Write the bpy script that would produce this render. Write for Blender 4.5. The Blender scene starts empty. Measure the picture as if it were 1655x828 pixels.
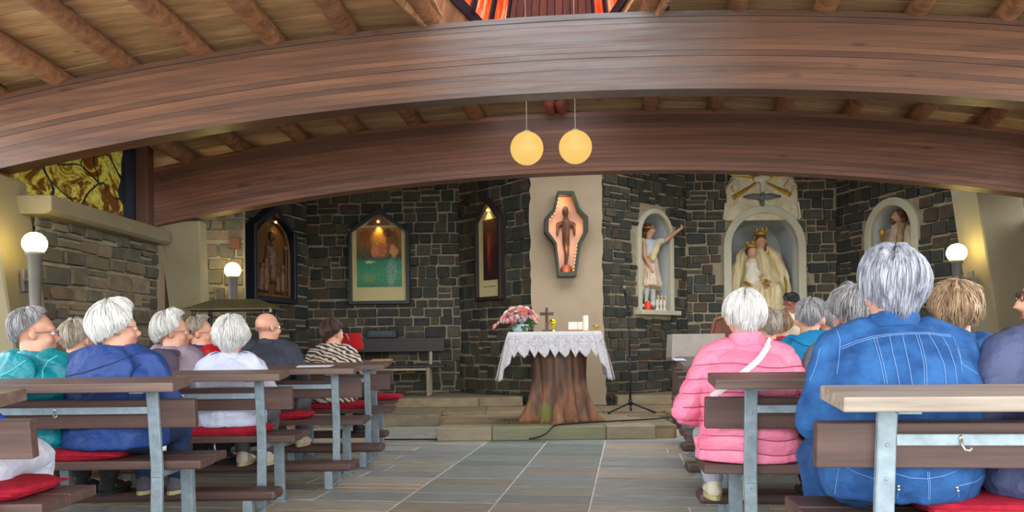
import bpy, bmesh, math, random
import numpy as np
from mathutils import Vector, Matrix, noise as mn
from mathutils.bvhtree import BVHTree
PI = math.pi
R = random.Random(7)
SC = bpy.context.scene
COL = bpy.data.collections.new('chapel')      # joined to the scene at the very end, which keeps the building of skins quick

# ---------------------------------------------------------------- camera
F, ROLL, HOR, HC = 1240.0, 0.012, 559.0, 1.0      # focal length in px of the 1655-wide frame, roll, horizon row, eye height
cam_d = bpy.data.cameras.new('camera')
cam_d.sensor_fit = 'HORIZONTAL'; cam_d.sensor_width = 36.0
cam_d.lens = 36.0 * F / 1655.0
cam_d.shift_y = (HOR - 414.0) / 1655.0
cam_d.clip_start = 0.05; cam_d.clip_end = 400
cam = bpy.data.objects.new('camera', cam_d); COL.objects.link(cam)
# the horizon rolls about the principal point (827.5, 559)
cam.matrix_world = Matrix.Translation((0, 0, HC)) @ Matrix.Rotation(PI / 2, 4, 'X') @ Matrix.Rotation(-ROLL, 4, 'Z')
SC.camera = cam

# ---------------------------------------------------------------- sky
world = bpy.data.worlds.new('overcast_sky'); SC.world = world; world.use_nodes = True
wn = world.node_tree.nodes; wl = world.node_tree.links
bg = wn['Background']
tcw = wn.new('ShaderNodeTexCoord'); sepw = wn.new('ShaderNodeSeparateXYZ'); rw = wn.new('ShaderNodeValToRGB')
wl.new(tcw.outputs['Generated'], sepw.inputs[0]); wl.new(sepw.outputs[2], rw.inputs[0])
rw.color_ramp.elements[0].position = 0.0; rw.color_ramp.elements[0].color = (0.96, 0.98, 1.0, 1)
rw.color_ramp.elements[1].position = 0.7; rw.color_ramp.elements[1].color = (0.88, 0.94, 1.0, 1)
wl.new(rw.outputs[0], bg.inputs[0]); bg.inputs[1].default_value = 6.2

# daylight enters through the open front behind the congregation: importance portal only, no light of its own
def portal(name, loc, rot, sx, sy):
    l = bpy.data.lights.new(name, 'AREA'); l.shape = 'RECTANGLE'; l.size = sx; l.size_y = sy
    l.cycles.is_portal = True
    o = bpy.data.objects.new(name, l); o.location = loc; o.rotation_euler = rot; COL.objects.link(o)
portal('entrance_portal', (0.5, -2.6, 1.5), (PI / 2, 0, 0), 9.4, 3.0)

vs = SC.view_settings
SC.display_settings.display_device = 'sRGB'
vs.view_transform = 'Standard'; vs.look = 'None'; vs.gamma = 1.0; vs.use_curve_mapping = False
vs.exposure = 0.0
cy = SC.cycles
cy.max_bounces = 7; cy.diffuse_bounces = 5; cy.glossy_bounces = 3; cy.transmission_bounces = 4; cy.transparent_max_bounces = 8
cy.use_denoising = True; cy.caustics_reflective = False; cy.caustics_refractive = False
cy.sample_clamp_indirect = 6.0

# ---------------------------------------------------------------- photo geometry
def ray(px, py):
    u = px - 827.5; v = HOR - py
    c, s = math.cos(ROLL), math.sin(ROLL)
    return (u * c + v * s) / F, (-u * s + v * c) / F
def at(px, py, Y):
    u, v = ray(px, py); return Vector((u * Y, Y, HC + v * Y))
def ground_px(px, py, z=0.0):
    u, v = ray(px, py); Y = (z - HC) / v; return Vector((u * Y, Y, z))

# ---------------------------------------------------------------- colour and materials
def C(r, g, b):
    f = lambda c: (c / 255 / 12.92) if c <= 10.3 else ((c / 255 + 0.055) / 1.055) ** 2.4
    return (f(r), f(g), f(b), 1)
def new_mat(name):
    m = bpy.data.materials.new(name); m.use_nodes = True
    return m, m.node_tree.nodes, m.node_tree.links, m.node_tree.nodes['Principled BSDF']
def ramp(n, pts):
    r = n.new('ShaderNodeValToRGB'); el = r.color_ramp.elements
    while len(el) < len(pts): el.new(0.5)
    for e, (p, c) in zip(el, pts): e.position = p; e.color = c
    return r
def mixc(n, l, fac, a, b, mode='MIX'):
    x = n.new('ShaderNodeMix'); x.data_type = 'RGBA'; x.blend_type = mode
    for i, v in ((0, fac), (6, a), (7, b)):
        if hasattr(v, 'links') or hasattr(v, 'is_linked'): l.new(v, x.inputs[i])
        else: x.inputs[i].default_value = v
    return x.outputs[2]
def math_(n, l, op, a, b=0.0, clamp=False):
    x = n.new('ShaderNodeMath'); x.operation = op; x.use_clamp = clamp
    for i, v in ((0, a), (1, b)):
        if hasattr(v, 'is_linked'): l.new(v, x.inputs[i])
        else: x.inputs[i].default_value = v
    return x.outputs[0]
def coords(n, l, kind='Object', scale=(1, 1, 1), rot=(0, 0, 0)):
    if kind == 'World':
        src = n.new('ShaderNodeNewGeometry').outputs['Position']
    else:
        src = n.new('ShaderNodeTexCoord').outputs[kind]
    mp = n.new('ShaderNodeMapping'); mp.inputs['Scale'].default_value = scale; mp.inputs['Rotation'].default_value = rot
    l.new(src, mp.inputs[0]); return mp.outputs[0]
def noise_(n, l, vec, scale=5, detail=4, rough=0.55):
    t = n.new('ShaderNodeTexNoise'); t.inputs['Scale'].default_value = scale; t.inputs['Detail'].default_value = detail
    t.inputs['Roughness'].default_value = rough; l.new(vec, t.inputs['Vector']); return t.outputs['Fac']
def bump_(n, l, b, h, strength=0.3, dist=0.01):
    bp = n.new('ShaderNodeBump'); bp.inputs['Strength'].default_value = strength; bp.inputs['Distance'].default_value = dist
    l.new(h, bp.inputs['Height']); l.new(bp.outputs[0], b.inputs['Normal'])
def rand_(n): return n.new('ShaderNodeObjectInfo').outputs['Random']
_M = {}
def mat(name, col, col2=None, rough=0.6, metal=0.0, ns=6.0, stretch=(1, 1, 1), bump=0.0, bs=60.0, rnd=0.0, kind='Object', sheen=0.0, spec=0.5):
    """plain surface: two tones mixed by noise, optional fine relief and a tone that differs from piece to piece"""
    if name in _M: return _M[name]
    m, n, l, b = new_mat(name); _M[name] = m
    b.inputs['Roughness'].default_value = rough; b.inputs['Metallic'].default_value = metal
    b.inputs['Specular IOR Level'].default_value = spec
    if sheen: b.inputs['Sheen Weight'].default_value = sheen
    vec = coords(n, l, kind, stretch)
    c = col
    if col2:
        f = noise_(n, l, vec, ns)
        r = ramp(n, [(0.3, col), (0.7, col2)]); l.new(f, r.inputs[0]); c = r.outputs[0]
    if rnd:
        h = n.new('ShaderNodeHueSaturation')
        v = n.new('ShaderNodeMapRange'); v.inputs[3].default_value = 1 - rnd; v.inputs[4].default_value = 1 + rnd
        l.new(rand_(n), v.inputs[0]); l.new(v.outputs[0], h.inputs['Value'])
        if hasattr(c, 'is_linked'): l.new(c, h.inputs['Color'])
        else: h.inputs['Color'].default_value = c
        c = h.outputs[0]
    if hasattr(c, 'is_linked'): l.new(c, b.inputs['Base Color'])
    else: b.inputs['Base Color'].default_value = c
    if bump: bump_(n, l, b, noise_(n, l, coords(n, l, kind), bs, 3), bump, 0.004)
    return m
def emit(name, col, s):
    if name in _M: return _M[name]
    m, n, l, b = new_mat(name); _M[name] = m
    b.inputs['Base Color'].default_value = col
    b.inputs['Emission Color'].default_value = col; b.inputs['Emission Strength'].default_value = s
    return m
def wood(name, dark, light, axis=0, rnd=0.15, rough=0.55, knots=0.0, sc=1.0, grain=26.0, kind='Object', grey=None, along=1.3):
    """wood: grain drawn out along one axis, piece to piece tone, optional dark knots"""
    if name in _M: return _M[name]
    m, n, l, b = new_mat(name); _M[name] = m
    st = [grain * sc] * 3; st[axis] = along * sc
    ri = rand_(n)
    src = coords(n, l, kind, tuple(st))
    ad = n.new('ShaderNodeVectorMath'); ad.operation = 'ADD'
    cb = n.new('ShaderNodeCombineXYZ')
    for i in range(3): l.new(math_(n, l, 'MULTIPLY', ri, 37.0 + 11 * i), cb.inputs[i])
    l.new(src, ad.inputs[0]); l.new(cb.outputs[0], ad.inputs[1])
    f = noise_(n, l, ad.outputs[0], 1.0, 5, 0.62)
    r = ramp(n, [(0.28, dark), (0.72, light)]); l.new(f, r.inputs[0])
    h = n.new('ShaderNodeHueSaturation'); mr = n.new('ShaderNodeMapRange')
    mr.inputs[3].default_value = 1 - rnd; mr.inputs[4].default_value = 1 + rnd
    l.new(ri, mr.inputs[0]); l.new(mr.outputs[0], h.inputs['Value']); l.new(r.outputs[0], h.inputs['Color'])
    c = h.outputs[0]
    if knots:
        k = [5.0] * 3; k[axis] = 2.2
        vo = n.new('ShaderNodeTexVoronoi'); vo.inputs['Scale'].default_value = 1.0
        ad2 = n.new('ShaderNodeVectorMath'); ad2.operation = 'ADD'
        l.new(coords(n, l, kind, tuple(k)), ad2.inputs[0]); l.new(cb.outputs[0], ad2.inputs[1]); l.new(ad2.outputs[0], vo.inputs['Vector'])
        kr = ramp(n, [(0.03 * knots, (1, 1, 1, 1)), (0.11 * knots, (0, 0, 0, 1))]); l.new(vo.outputs['Distance'], kr.inputs[0])
        c = mixc(n, l, math_(n, l, 'MULTIPLY', kr.outputs[0], 0.75), c, (dark[0] * 0.35, dark[1] * 0.3, dark[2] * 0.3, 1))
    if grey:  # cool skylight sheen put into the colour: grey noise along a stretch of timber
        cx, half, gcol = grey
        sp = n.new('ShaderNodeSeparateXYZ'); l.new(coords(n, l, 'World'), sp.inputs[0])
        dd = math_(n, l, 'ABSOLUTE', math_(n, l, 'SUBTRACT', sp.outputs[0], cx))
        gm = n.new('ShaderNodeMapRange'); gm.inputs[1].default_value = half * 0.35; gm.inputs[2].default_value = half; gm.inputs[3].default_value = 1; gm.inputs[4].default_value = 0
        l.new(dd, gm.inputs[0])
        nz = noise_(n, l, coords(n, l, 'World', (1.1, 1.1, 24)), 1.6, 6)
        nr = ramp(n, [(0.3, (0.3, 0.3, 0.3, 1)), (0.7, (.85, .85, .85, 1))]); l.new(nz, nr.inputs[0])
        c = mixc(n, l, math_(n, l, 'MULTIPLY', gm.outputs[0], nr.outputs[0]), c, gcol)
    l.new(c, b.inputs['Base Color']); b.inputs['Roughness'].default_value = rough
    bump_(n, l, b, f, 0.25, 0.004)
    return m

# ---------------------------------------------------------------- mesh builder
class G:
    def __init__(s): s.v = []; s.f = []; s.mi = []; s.cur = 0
    def add(s, vs, fs, M=None):
        o = len(s.v)
        for p in vs:
            p = Vector(p); s.v.append(tuple(M @ p) if M else tuple(p))
        for f in fs: s.f.append(tuple(i + o for i in f)); s.mi.append(s.cur)
        return s
    def box(s, c, d, M=None, rot=None):
        x, y, z = d[0] / 2, d[1] / 2, d[2] / 2
        vs = [Vector((i * x, j * y, k * z)) for k in (-1, 1) for j in (-1, 1) for i in (-1, 1)]
        if rot: vs = [rot @ p for p in vs]
        vs = [p + Vector(c) for p in vs]
        return s.add(vs, [(0, 2, 3, 1), (4, 5, 7, 6), (0, 1, 5, 4), (2, 6, 7, 3), (0, 4, 6, 2), (1, 3, 7, 5)], M)
    def rings(s, rs, M=None, caps=True, closed=True):
        k = len(rs[0]); vs = [p for r in rs for p in r]; fs = []
        for i in range(len(rs) - 1):
            for j in range(k if closed else k - 1):
                a = i * k + j; b = i * k + (j + 1) % k
                fs.append((a, b, b + k, a + k))
        if caps:
            fs.append(tuple(range(k - 1, -1, -1))); fs.append(tuple(range((len(rs) - 1) * k, len(rs) * k)))
        return s.add(vs, fs, M)
    def tube(s, pts, r, n=8, M=None, flat=None):
        pts = [Vector(p) for p in pts]; rs = []
        up = Vector((0, 0, 1)); prev = None
        for i, p in enumerate(pts):
            t = (pts[min(i + 1, len(pts) - 1)] - pts[max(i - 1, 0)]).normalized()
            if prev is None:
                a = t.orthogonal().normalized() if abs(t.z) > 0.9 else t.cross(up).normalized()
                if abs(t.z) > 0.9: a = (Vector((1, 0, 0)) - t * t.x).normalized()
            else:
                a = (prev - t * prev.dot(t)).normalized()
            prev = a; b = t.cross(a)
            q = r[i] if isinstance(r, (list, tuple)) else r
            ra, rb = (q if isinstance(q, tuple) else (q, q))
            rs.append([p + a * ra * math.cos(2 * PI * j / n) + b * rb * math.sin(2 * PI * j / n) for j in range(n)])
        return s.rings(rs, M)
    def capsule(s, p, q, r0, r1, n=12, M=None):
        p, q = Vector(p), Vector(q); t = (q - p).normalized(); pts = []; rr = []
        for a in (80, 50, 20): pts.append(p - t * r0 * math.sin(math.radians(a))); rr.append(r0 * math.cos(math.radians(a)))
        pts.append(p); rr.append(r0); pts.append(q); rr.append(r1)
        for a in (20, 50, 80): pts.append(q + t * r1 * math.sin(math.radians(a))); rr.append(r1 * math.cos(math.radians(a)))
        return s.tube(pts, rr, n, M)
    def ell(s, c, r, nu=14, nv=9, M=None, rot=None):
        c = Vector(c); r = (r, r, r) if not isinstance(r, (tuple, list)) else r
        vs = []; fs = []
        for i in range(1, nv):
            th = PI * i / nv
            for j in range(nu):
                ph = 2 * PI * j / nu
                p = Vector((r[0] * math.sin(th) * math.cos(ph), r[1] * math.sin(th) * math.sin(ph), r[2] * math.cos(th)))
                vs.append((rot @ p if rot else p) + c)
        top = Vector((0, 0, r[2])); bot = Vector((0, 0, -r[2]))
        vs.append((rot @ top if rot else top) + c); vs.append((rot @ bot if rot else bot) + c)
        for i in range(nv - 2):
            for j in range(nu):
                a = i * nu + j; b = i * nu + (j + 1) % nu
                fs.append((a, a + nu, b + nu, b))
        T = len(vs) - 2; B = len(vs) - 1
        for j in range(nu):
            fs.append((T, j, (j + 1) % nu)); k = (nv - 2) * nu
            fs.append((B, k + (j + 1) % nu, k + j))
        return s.add(vs, fs, M)
    def lathe(s, prof, n=20, c=(0, 0, 0), M=None):
        rs = [[Vector(c) + Vector((max(r, 1e-4) * math.cos(2 * PI * j / n), max(r, 1e-4) * math.sin(2 * PI * j / n), z)) for j in range(n)] for r, z in prof]
        return s.rings(rs, M)
    def prism(s, poly, y0, y1, M=None):
        """outline in the local x-z plane, extruded along y from y0 (front) to y1"""
        return s.rings([[Vector((x, y0, z)) for x, z in poly], [Vector((x, y1, z)) for x, z in poly]], M)
    def frame(s, outer, inner, y0, y1, M=None):
        """closed band between two outlines with equally many points, extruded along y"""
        k = len(outer); vs = []
        for y in (y0, y1):
            vs += [Vector((x, y, z)) for x, z in outer] + [Vector((x, y, z)) for x, z in inner]
        fs = []
        for j in range(k):
            q = (j + 1) % k
            fs += [(j, q, k + q, k + j), (2 * k + j, 3 * k + j, 3 * k + q, 2 * k + q), (j, 2 * k + j, 2 * k + q, q), (k + j, k + q, 3 * k + q, 3 * k + j)]
        return s.add(vs, fs, M)
    def mesh(s, name, m=None):
        me = bpy.data.meshes.new(name); me.from_pydata(s.v, [], s.f)
        if m:
            for x in (m if isinstance(m, (list, tuple)) else [m]): me.materials.append(x)
            if isinstance(m, (list, tuple)) and len(m) > 1: me.polygons.foreach_set('material_index', s.mi)
        me.update(); return me
    def build(s, name, m, parent=None, smooth=False, bevel=0.0, fixn=True, seg=1):
        me = s.mesh(name, m)
        if fixn:
            bm = bmesh.new(); bm.from_mesh(me); bmesh.ops.recalc_face_normals(bm, faces=bm.faces); bm.to_mesh(me); bm.free()
        return link(name, me, parent, smooth, bevel, seg)
def link(name, me, parent=None, smooth=False, bevel=0.0, seg=1):
    o = bpy.data.objects.new(name, me); COL.objects.link(o)
    if parent: o.parent = parent
    if smooth:
        me.polygons.foreach_set('use_smooth', [True] * len(me.polygons))
        if smooth == 'auto': me.set_sharp_from_angle(angle=math.radians(40))
    if bevel:
        b = o.modifiers.new('bevel', 'BEVEL'); b.width = bevel; b.segments = seg; b.limit_method = 'ANGLE'
    return o
def tag(o, label=None, cat=None, group=None, kind=None):
    if label: o['label'] = label
    if cat: o['category'] = cat
    if group: o['group'] = group
    if kind: o['kind'] = kind
    return o
def empty(name, loc=(0, 0, 0), rz=0.0, label=None, cat=None, group=None, kind=None):
    o = bpy.data.objects.new(name, None); COL.objects.link(o); o.empty_display_size = 0.1
    o.location = loc; o.rotation_euler = (0, 0, rz); return tag(o, label, cat, group, kind)
def dup(root, loc, rz, label=None):
    c = root.copy(); COL.objects.link(c); c.location = loc; c.rotation_euler = (0, 0, rz)
    if label: c['label'] = label
    for ch in root.children:
        k = ch.copy(); COL.objects.link(k); k.parent = c
        for g in ch.children:
            q = g.copy(); COL.objects.link(q); q.parent = k
    return c
def arch(w, h, n=10, x0=0.0, z0=0.0):
    """outline of a round-headed opening: width w, total height h, standing on z0"""
    r = w / 2; pts = [(x0 - r, z0)]
    pts += [(x0 - r * math.cos(PI * i / n), z0 + h - r + r * math.sin(PI * i / n)) for i in range(n + 1)]
    pts.append((x0 + r, z0)); return pts
# ================================================================ the setting
m_grout = mat('floor_grout', C(226, 226, 218), C(196, 196, 188), 0.9)
m_plaster = mat('plaster', C(174, 153, 127), C(160, 140, 114), 0.85, ns=2.0, bump=0.12, bs=90)
m_conc = mat('painted_concrete', C(136, 126, 98), C(122, 112, 86), 0.8, ns=2.5, bump=0.15, bs=70)
m_mortar = mat('mortar', C(168, 152, 126), C(134, 120, 98), 0.95, ns=9, bump=0.6, bs=55)
m_mortar_w = mat('mortar_warm', C(150, 140, 116), C(112, 104, 86), 0.95, ns=9, bump=0.6, bs=55)
m_bench = wood('bench_wood', C(64, 45, 40), C(98, 74, 67), 0, 0.10, 0.5, 0, 1.0, 22)
m_steel = mat('galvanised_steel', C(150, 166, 174), C(124, 139, 148), 0.42, 0.25, ns=22, bump=0.06, bs=120)

def stone_mat(name, cols, rough=0.75):
    m, n, l, b = new_mat(name)
    ri = rand_(n)
    r = ramp(n, [(i / max(1, len(cols) - 1), c) for i, c in enumerate(cols)]); r.color_ramp.interpolation = 'CONSTANT' if len(cols) > 5 else 'LINEAR'
    l.new(ri, r.inputs[0])
    v = coords(n, l, 'World'); f = noise_(n, l, v, 9, 6, 0.62); f2 = noise_(n, l, v, 45, 4, 0.6)
    rr = ramp(n, [(0.25, (0.55, 0.55, 0.55, 1)), (0.75, (1.35, 1.32, 1.25, 1))]); l.new(f, rr.inputs[0])
    c = mixc(n, l, 1.0, r.outputs[0], rr.outputs[0], 'MULTIPLY')
    l.new(c, b.inputs['Base Color']); b.inputs['Roughness'].default_value = rough
    bump_(n, l, b, math_(n, l, 'ADD', f, math_(n, l, 'MULTIPLY', f2, 0.4)), 0.55, 0.012)
    return m
m_stone = stone_mat('rubble_stone', [C(56, 58, 49), C(68, 68, 56), C(49, 51, 45), C(80, 75, 60), C(60, 62, 54), C(74, 63, 50), C(46, 50, 46), C(66, 69, 59)])
m_stone_l = stone_mat('rubble_stone_tan', [C(96, 90, 74), C(110, 100, 80), C(84, 80, 68), C(118, 104, 84), C(92, 92, 78), C(104, 88, 70), C(80, 78, 70), C(112, 106, 88)])
m_stone_r = mat('red_stone', C(104, 60, 48), C(86, 50, 40), 0.8, ns=12, bump=0.4)

# shared rough stone blocks: unit outline in x-z, face towards -y
def stone_mesh(i):
    g = G(); q = 0.5; j = lambda a=0.055: R.uniform(-a, a)
    c = R.uniform(0.03, 0.12)
    out = [(-q + c + j(), -q + j(.03)), (q - c + j(), -q + j(.03)), (q + j(.03), -q + c + j()), (q + j(.03), q - c + j()), (q - c + j(), q + j(.03)), (-q + c + j(), q + j(.03)), (-q + j(.03), q - c + j()), (-q + j(.03), -q + c + j())]
    r0 = [Vector((x, 0.6, z)) for x, z in out]
    r1 = [Vector((x * .985, -0.55 + j(.1), z * .985)) for x, z in out]
    r2 = [Vector((x * .92, -1 + j(.2), z * .88)) for x, z in out]
    g.rings([r0, r1, r2], caps=False); g.f.append(tuple(range(16, 24)))
    g.mi.append(0)
    me = g.mesh('stone', m_stone); me.polygons.foreach_set('use_smooth', [True] * len(me.polygons))
    me.set_sharp_from_angle(angle=math.radians(35)); return me
STONES = [stone_mesh(i) for i in range(14)]
STONES_L = []
for me in STONES:
    c = me.copy(); c.materials.clear(); c.materials.append(m_stone_l); STONES_L.append(c)

class Wall:
    """straight run of rubble wall from plan point a to b (left to right as seen), local x along it, local -y towards the nave"""
    def __init__(s, name, a, b, z0, z1, openings=(), hr=(0.12, 0.2), wr=(0.16, 0.36), meshes=STONES, mort=m_mortar, joint=0.023, stones=True, clip=None, u0=None, proud=0.03, back=True):
        s.a, s.b = Vector((*a, 0)), Vector((*b, 0)); d = s.b - s.a; s.len = d.length; s.ang = math.atan2(d.y, d.x)
        s.M = Matrix.Translation(s.a) @ Matrix.Rotation(s.ang, 4, 'Z'); s.Mi = s.M.inverted()
        g = G(); T = 0.10 if back else .04
        xs = [0.0]
        for (x, w, zb, zt) in openings:
            n = 12; xs += [x - w / 2] + [x - w / 2 * math.cos(PI * i / n) for i in range(1, n)] + [x + w / 2]
        xs.append(s.len); xs.sort()
        for x0, x1 in zip(xs[:-1], xs[1:]):
            if x1 - x0 < 1e-5: continue
            op = [o for o in openings if o[0] - o[1] / 2 < (x0 + x1) / 2 < o[0] + o[1] / 2]
            if not op:
                g.add([(x0, 0, z0), (x1, 0, z0), (x1, 0, z1), (x0, 0, z1), (x0, T, z0), (x1, T, z0), (x1, T, z1), (x0, T, z1)], [(0, 1, 2, 3), (5, 4, 7, 6)])
            else:
                (x, w, zb, zt) = op[0]
                za = lambda q: zt - w / 2 + math.sqrt(max(0, (w / 2) ** 2 - (q - x) ** 2))
                g.add([(x0, 0, z0), (x1, 0, z0), (x1, 0, zb), (x0, 0, zb)], [(0, 1, 2, 3)])
                g.add([(x0, 0, za(x0)), (x1, 0, za(x1)), (x1, 0, z1), (x0, 0, z1)], [(0, 1, 2, 3)])
        # solid backing behind the facing
        g.box((s.len / 2, 0.62 if back else .03, (z0 + z1) / 2), (s.len, 0.14 if back else .04, z1 - z0))
        s.o = g.build(name, mort, fixn=False); s.o.matrix_world = s.M; tag(s.o, kind='structure')
        if not stones: return
        z = z0; k = 0; ua = u0 or 0.0
        while z < z1 - 0.05:
            h = R.uniform(*hr)
            x = ua - R.uniform(0, 0.15)
            while x < s.len - 0.03:
                w = R.uniform(*wr) * (1.0 if R.random() < .75 else 0.62)
                xa, xb = max(x, ua), min(x + w, s.len)
                if xb - xa > 0.05:
                    cells = [(z, h)]
                    if h > hr[0] * 1.15 and R.random() < 0.24:
                        q = R.uniform(.4, .6); cells = [(z, h * q), (z + h * q, h * (1 - q))]
                    for cz, ch in cells:
                        hit = False
                        for (ox, w2, zb, zt) in openings:
                            r = w2 / 2 + 0.0
                            for px in (xa, xb, (xa + xb) / 2):
                                for pz in (cz, cz + ch):
                                    top = zt - r + math.sqrt(max(0, r * r - (px - ox) ** 2)) if abs(px - ox) < r else -9
                                    if abs(px - ox) < r and zb - .02 < pz < top: hit = True
                        if clip and clip(xa, xb, cz, cz + ch): hit = True
                        if hit: continue
                        zz = R.uniform(-.012, .012)
                        o = bpy.data.objects.new('stone', R.choice(meshes)); COL.objects.link(o); o.parent = s.o
                        o.location = ((xa + xb) / 2, 0, cz + ch / 2 + zz)
                        o.scale = (xb - xa - joint * R.uniform(.7, 1.3), proud * R.uniform(.5, 1.4), ch - joint * R.uniform(.7, 1.3))
                        k += 1
                x += w
            z += h
        s.n = k
    def px(s, px, py):
        """wall coordinates (u, z) of the surface point seen at a pixel"""
        u, v = ray(px, py); d = s.b - s.a
        # (u t, t) = a + k d
        t = (s.a.x * d.y - s.a.y * d.x) / (u * d.y - d.x); k = ((u * t - s.a.x) / d.x) if abs(d.x) > abs(d.y) else ((t - s.a.y) / d.y)
        return k * s.len, HC + v * t
    def place(s, o, u, z=0.0, n=0.0):
        o.location = s.M @ Vector((u, -n, z)); o.rotation_euler = (0, 0, s.ang); return o

P1, P2, P3, P4, P5, P6 = (-3.27, 12.3), (-0.81, 12.2), (0.335, 11.0), (1.25, 11.0), (2.80, 12.3), (5.23, 12.3)
P0, P7 = (-4.10, 9.5), (6.06, 9.5)
Z1 = 4.0
# niche openings are worked out on bare walls first
_w = Wall('wall_probe', P4, P5, 0, 1, stones=False); _q = Wall('wall_probe', P5, P6, 0, 1, stones=False); _r = Wall('wall_probe', P6, P7, 0, 1, stones=False)
def open_at(w, xl, xr, yt, yb, ins):
    ul = w.px(xl, (yt + yb) / 2)[0]; ur = w.px(xr, (yt + yb) / 2)[0]; c = (ul + ur) / 2
    zt = w.px((xl + xr) / 2, yt)[1]; zb = w.px((xl + xr) / 2, yb)[1]
    return c, ur - ul, zb, zt
ANG = open_at(_w, 1028.5, 1085.5, 338, 503, 0); MAD = open_at(_q, 1168, 1301, 333, 560, 0); JOS = open_at(_r, 1401, 1487, 319, 480, 0)
for o in [x for x in COL.objects if x.name.startswith('wall_probe')]: bpy.data.objects.remove(o)
def inner(o, t): return (o[0], o[1] - 2 * t, o[2] + (0.02), o[3] - t)
W0 = Wall('wall_left_apse', P0, P1, 0.14, Z1, hr=(.14, .22), wr=(.2, .4), u0=0.0)
W1 = Wall('wall_back_left', P1, P2, 0.14, Z1, hr=(.13, .2), wr=(.19, .36))
W2 = Wall('wall_back_middle_left', P2, P3, 0.14, Z1, hr=(.15, .24), wr=(.16, .30))
W3 = Wall('wall_back_middle_right', P4, P5, 0.14, Z1, [inner(ANG, .07)], hr=(.12, .19), wr=(.13, .30), joint=.018)
W4 = Wall('wall_back_right', P5, P6, 0.14, Z1, [inner(MAD, .12)], hr=(.13, .2), wr=(.18, .34))
W5 = Wall('wall_right_apse', P6, P7, 0.14, Z1, [inner(JOS, .11)], hr=(.14, .22), wr=(.17, .34))
# plastered pier between the two halves of the apse, its edges left ragged against the stone
g = G(); rows = []
for i in range(40):
    z = 0.14 + (Z1 - 0.14) * i / 39
    fl = 0.025 * max(0, (1.6 - z)) ; a = P3[0] - 0.055 + R.uniform(-.02, .02) + fl * 1.2; b = P4[0] + 0.055 + R.uniform(-.012, .012) + fl
    rows.append([Vector((a, 11.0 - .045, z)), Vector((b, 11.0 - .045, z)), Vector((b, 11.3, z)), Vector((a, 11.3, z))])
g.rings(rows); tag(g.build('wall_pier', m_plaster), kind='structure')

# side wall under the stained glass, built of tan rubble
WL_A, WL_B = (-3.47, 5.6), (-3.36, 7.25)
WL = Wall('wall_left', WL_A, WL_B, 0.0, 2.0, hr=(.09, .16), wr=(.17, .38), meshes=STONES_L, mort=m_mortar_w, joint=.022, clip=lambda a, b, c, d: d < .75)
WR = Wall('wall_right', (4.86, 7.25), (4.80, 5.3), 0.0, 2.0, hr=(.16, .22), wr=(.3, .5), meshes=STONES_L, mort=m_mortar_w, clip=lambda a, b, c, d: d < 1.4)
# plain outer walls that close the building beside the apse and along the nave
g = G()
g.box((-5.4, 8.4, 2.05), (2.9, 0.2, 4.1)); g.box((-5.0, 9.2, 2.05), (1.6, .2, 4.1))
tag(g.build('wall_left_return', m_plaster), kind='structure')
g = G(); g.box((7.4, 8.4, 2.05), (2.9, .2, 4.1)); g.box((6.9, 9.2, 2.05), (1.6, .2, 4.1))
tag(g.build('wall_right_return', m_plaster), kind='structure')
for nm, x in (('wall_left_nave', -4.25), ('wall_right_nave', 5.6)):
    g = G(); g.box((x, 1.2, 0.45), (.3, 7.6, .9)); tag(g.build(nm, m_conc), kind='structure')

# ------------------------------------------------ floor of slate slabs
A = math.atan(0.151); O = ground_px(788.5, 828); ua = Vector((math.cos(A), -math.sin(A), 0)); va = Vector((math.sin(A), math.cos(A), 0))
g = G(); g.box((0.9, 4.0, -.06), (14, 20, .108)); fl = tag(g.build('floor', m_grout), kind='structure')
def slab_mat(name, cols):
    m, n, l, b = new_mat(name)
    r = ramp(n, [(i / len(cols), c) for i, c in enumerate(cols)]); r.color_ramp.interpolation = 'CONSTANT'; l.new(rand_(n), r.inputs[0])
    f = noise_(n, l, coords(n, l, 'World', (2.2, 9, 3), (0, 0, .5)), 2.6, 7, 0.65)
    rr = ramp(n, [(0.3, (0.62, 0.62, 0.64, 1)), (0.7, (1.22, 1.2, 1.16, 1))]); l.new(f, rr.inputs[0])
    l.new(mixc(n, l, 1.0, r.outputs[0], rr.outputs[0], 'MULTIPLY'), b.inputs['Base Color'])
    ro = ramp(n, [(0.2, (.42, .42, .42, 1)), (0.8, (.62, .62, .62, 1))]); l.new(f, ro.inputs[0]); l.new(ro.outputs[0], b.inputs['Roughness'])
    bump_(n, l, b, f, 0.25, 0.004); return m
m_slab = slab_mat('slate_slab', [C(136, 143, 133), C(124, 134, 128), C(142, 142, 128), C(130, 136, 130), C(140, 146, 142), C(146, 138, 122), C(122, 130, 122), C(144, 146, 138)])
m_slab_o = slab_mat('mixed_slab', [C(158, 154, 142), C(144, 146, 142), C(164, 158, 144), C(150, 148, 140), C(176, 160, 136), C(152, 152, 147), C(140, 144, 141), C(168, 165, 154)])
_slabs = {}
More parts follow.
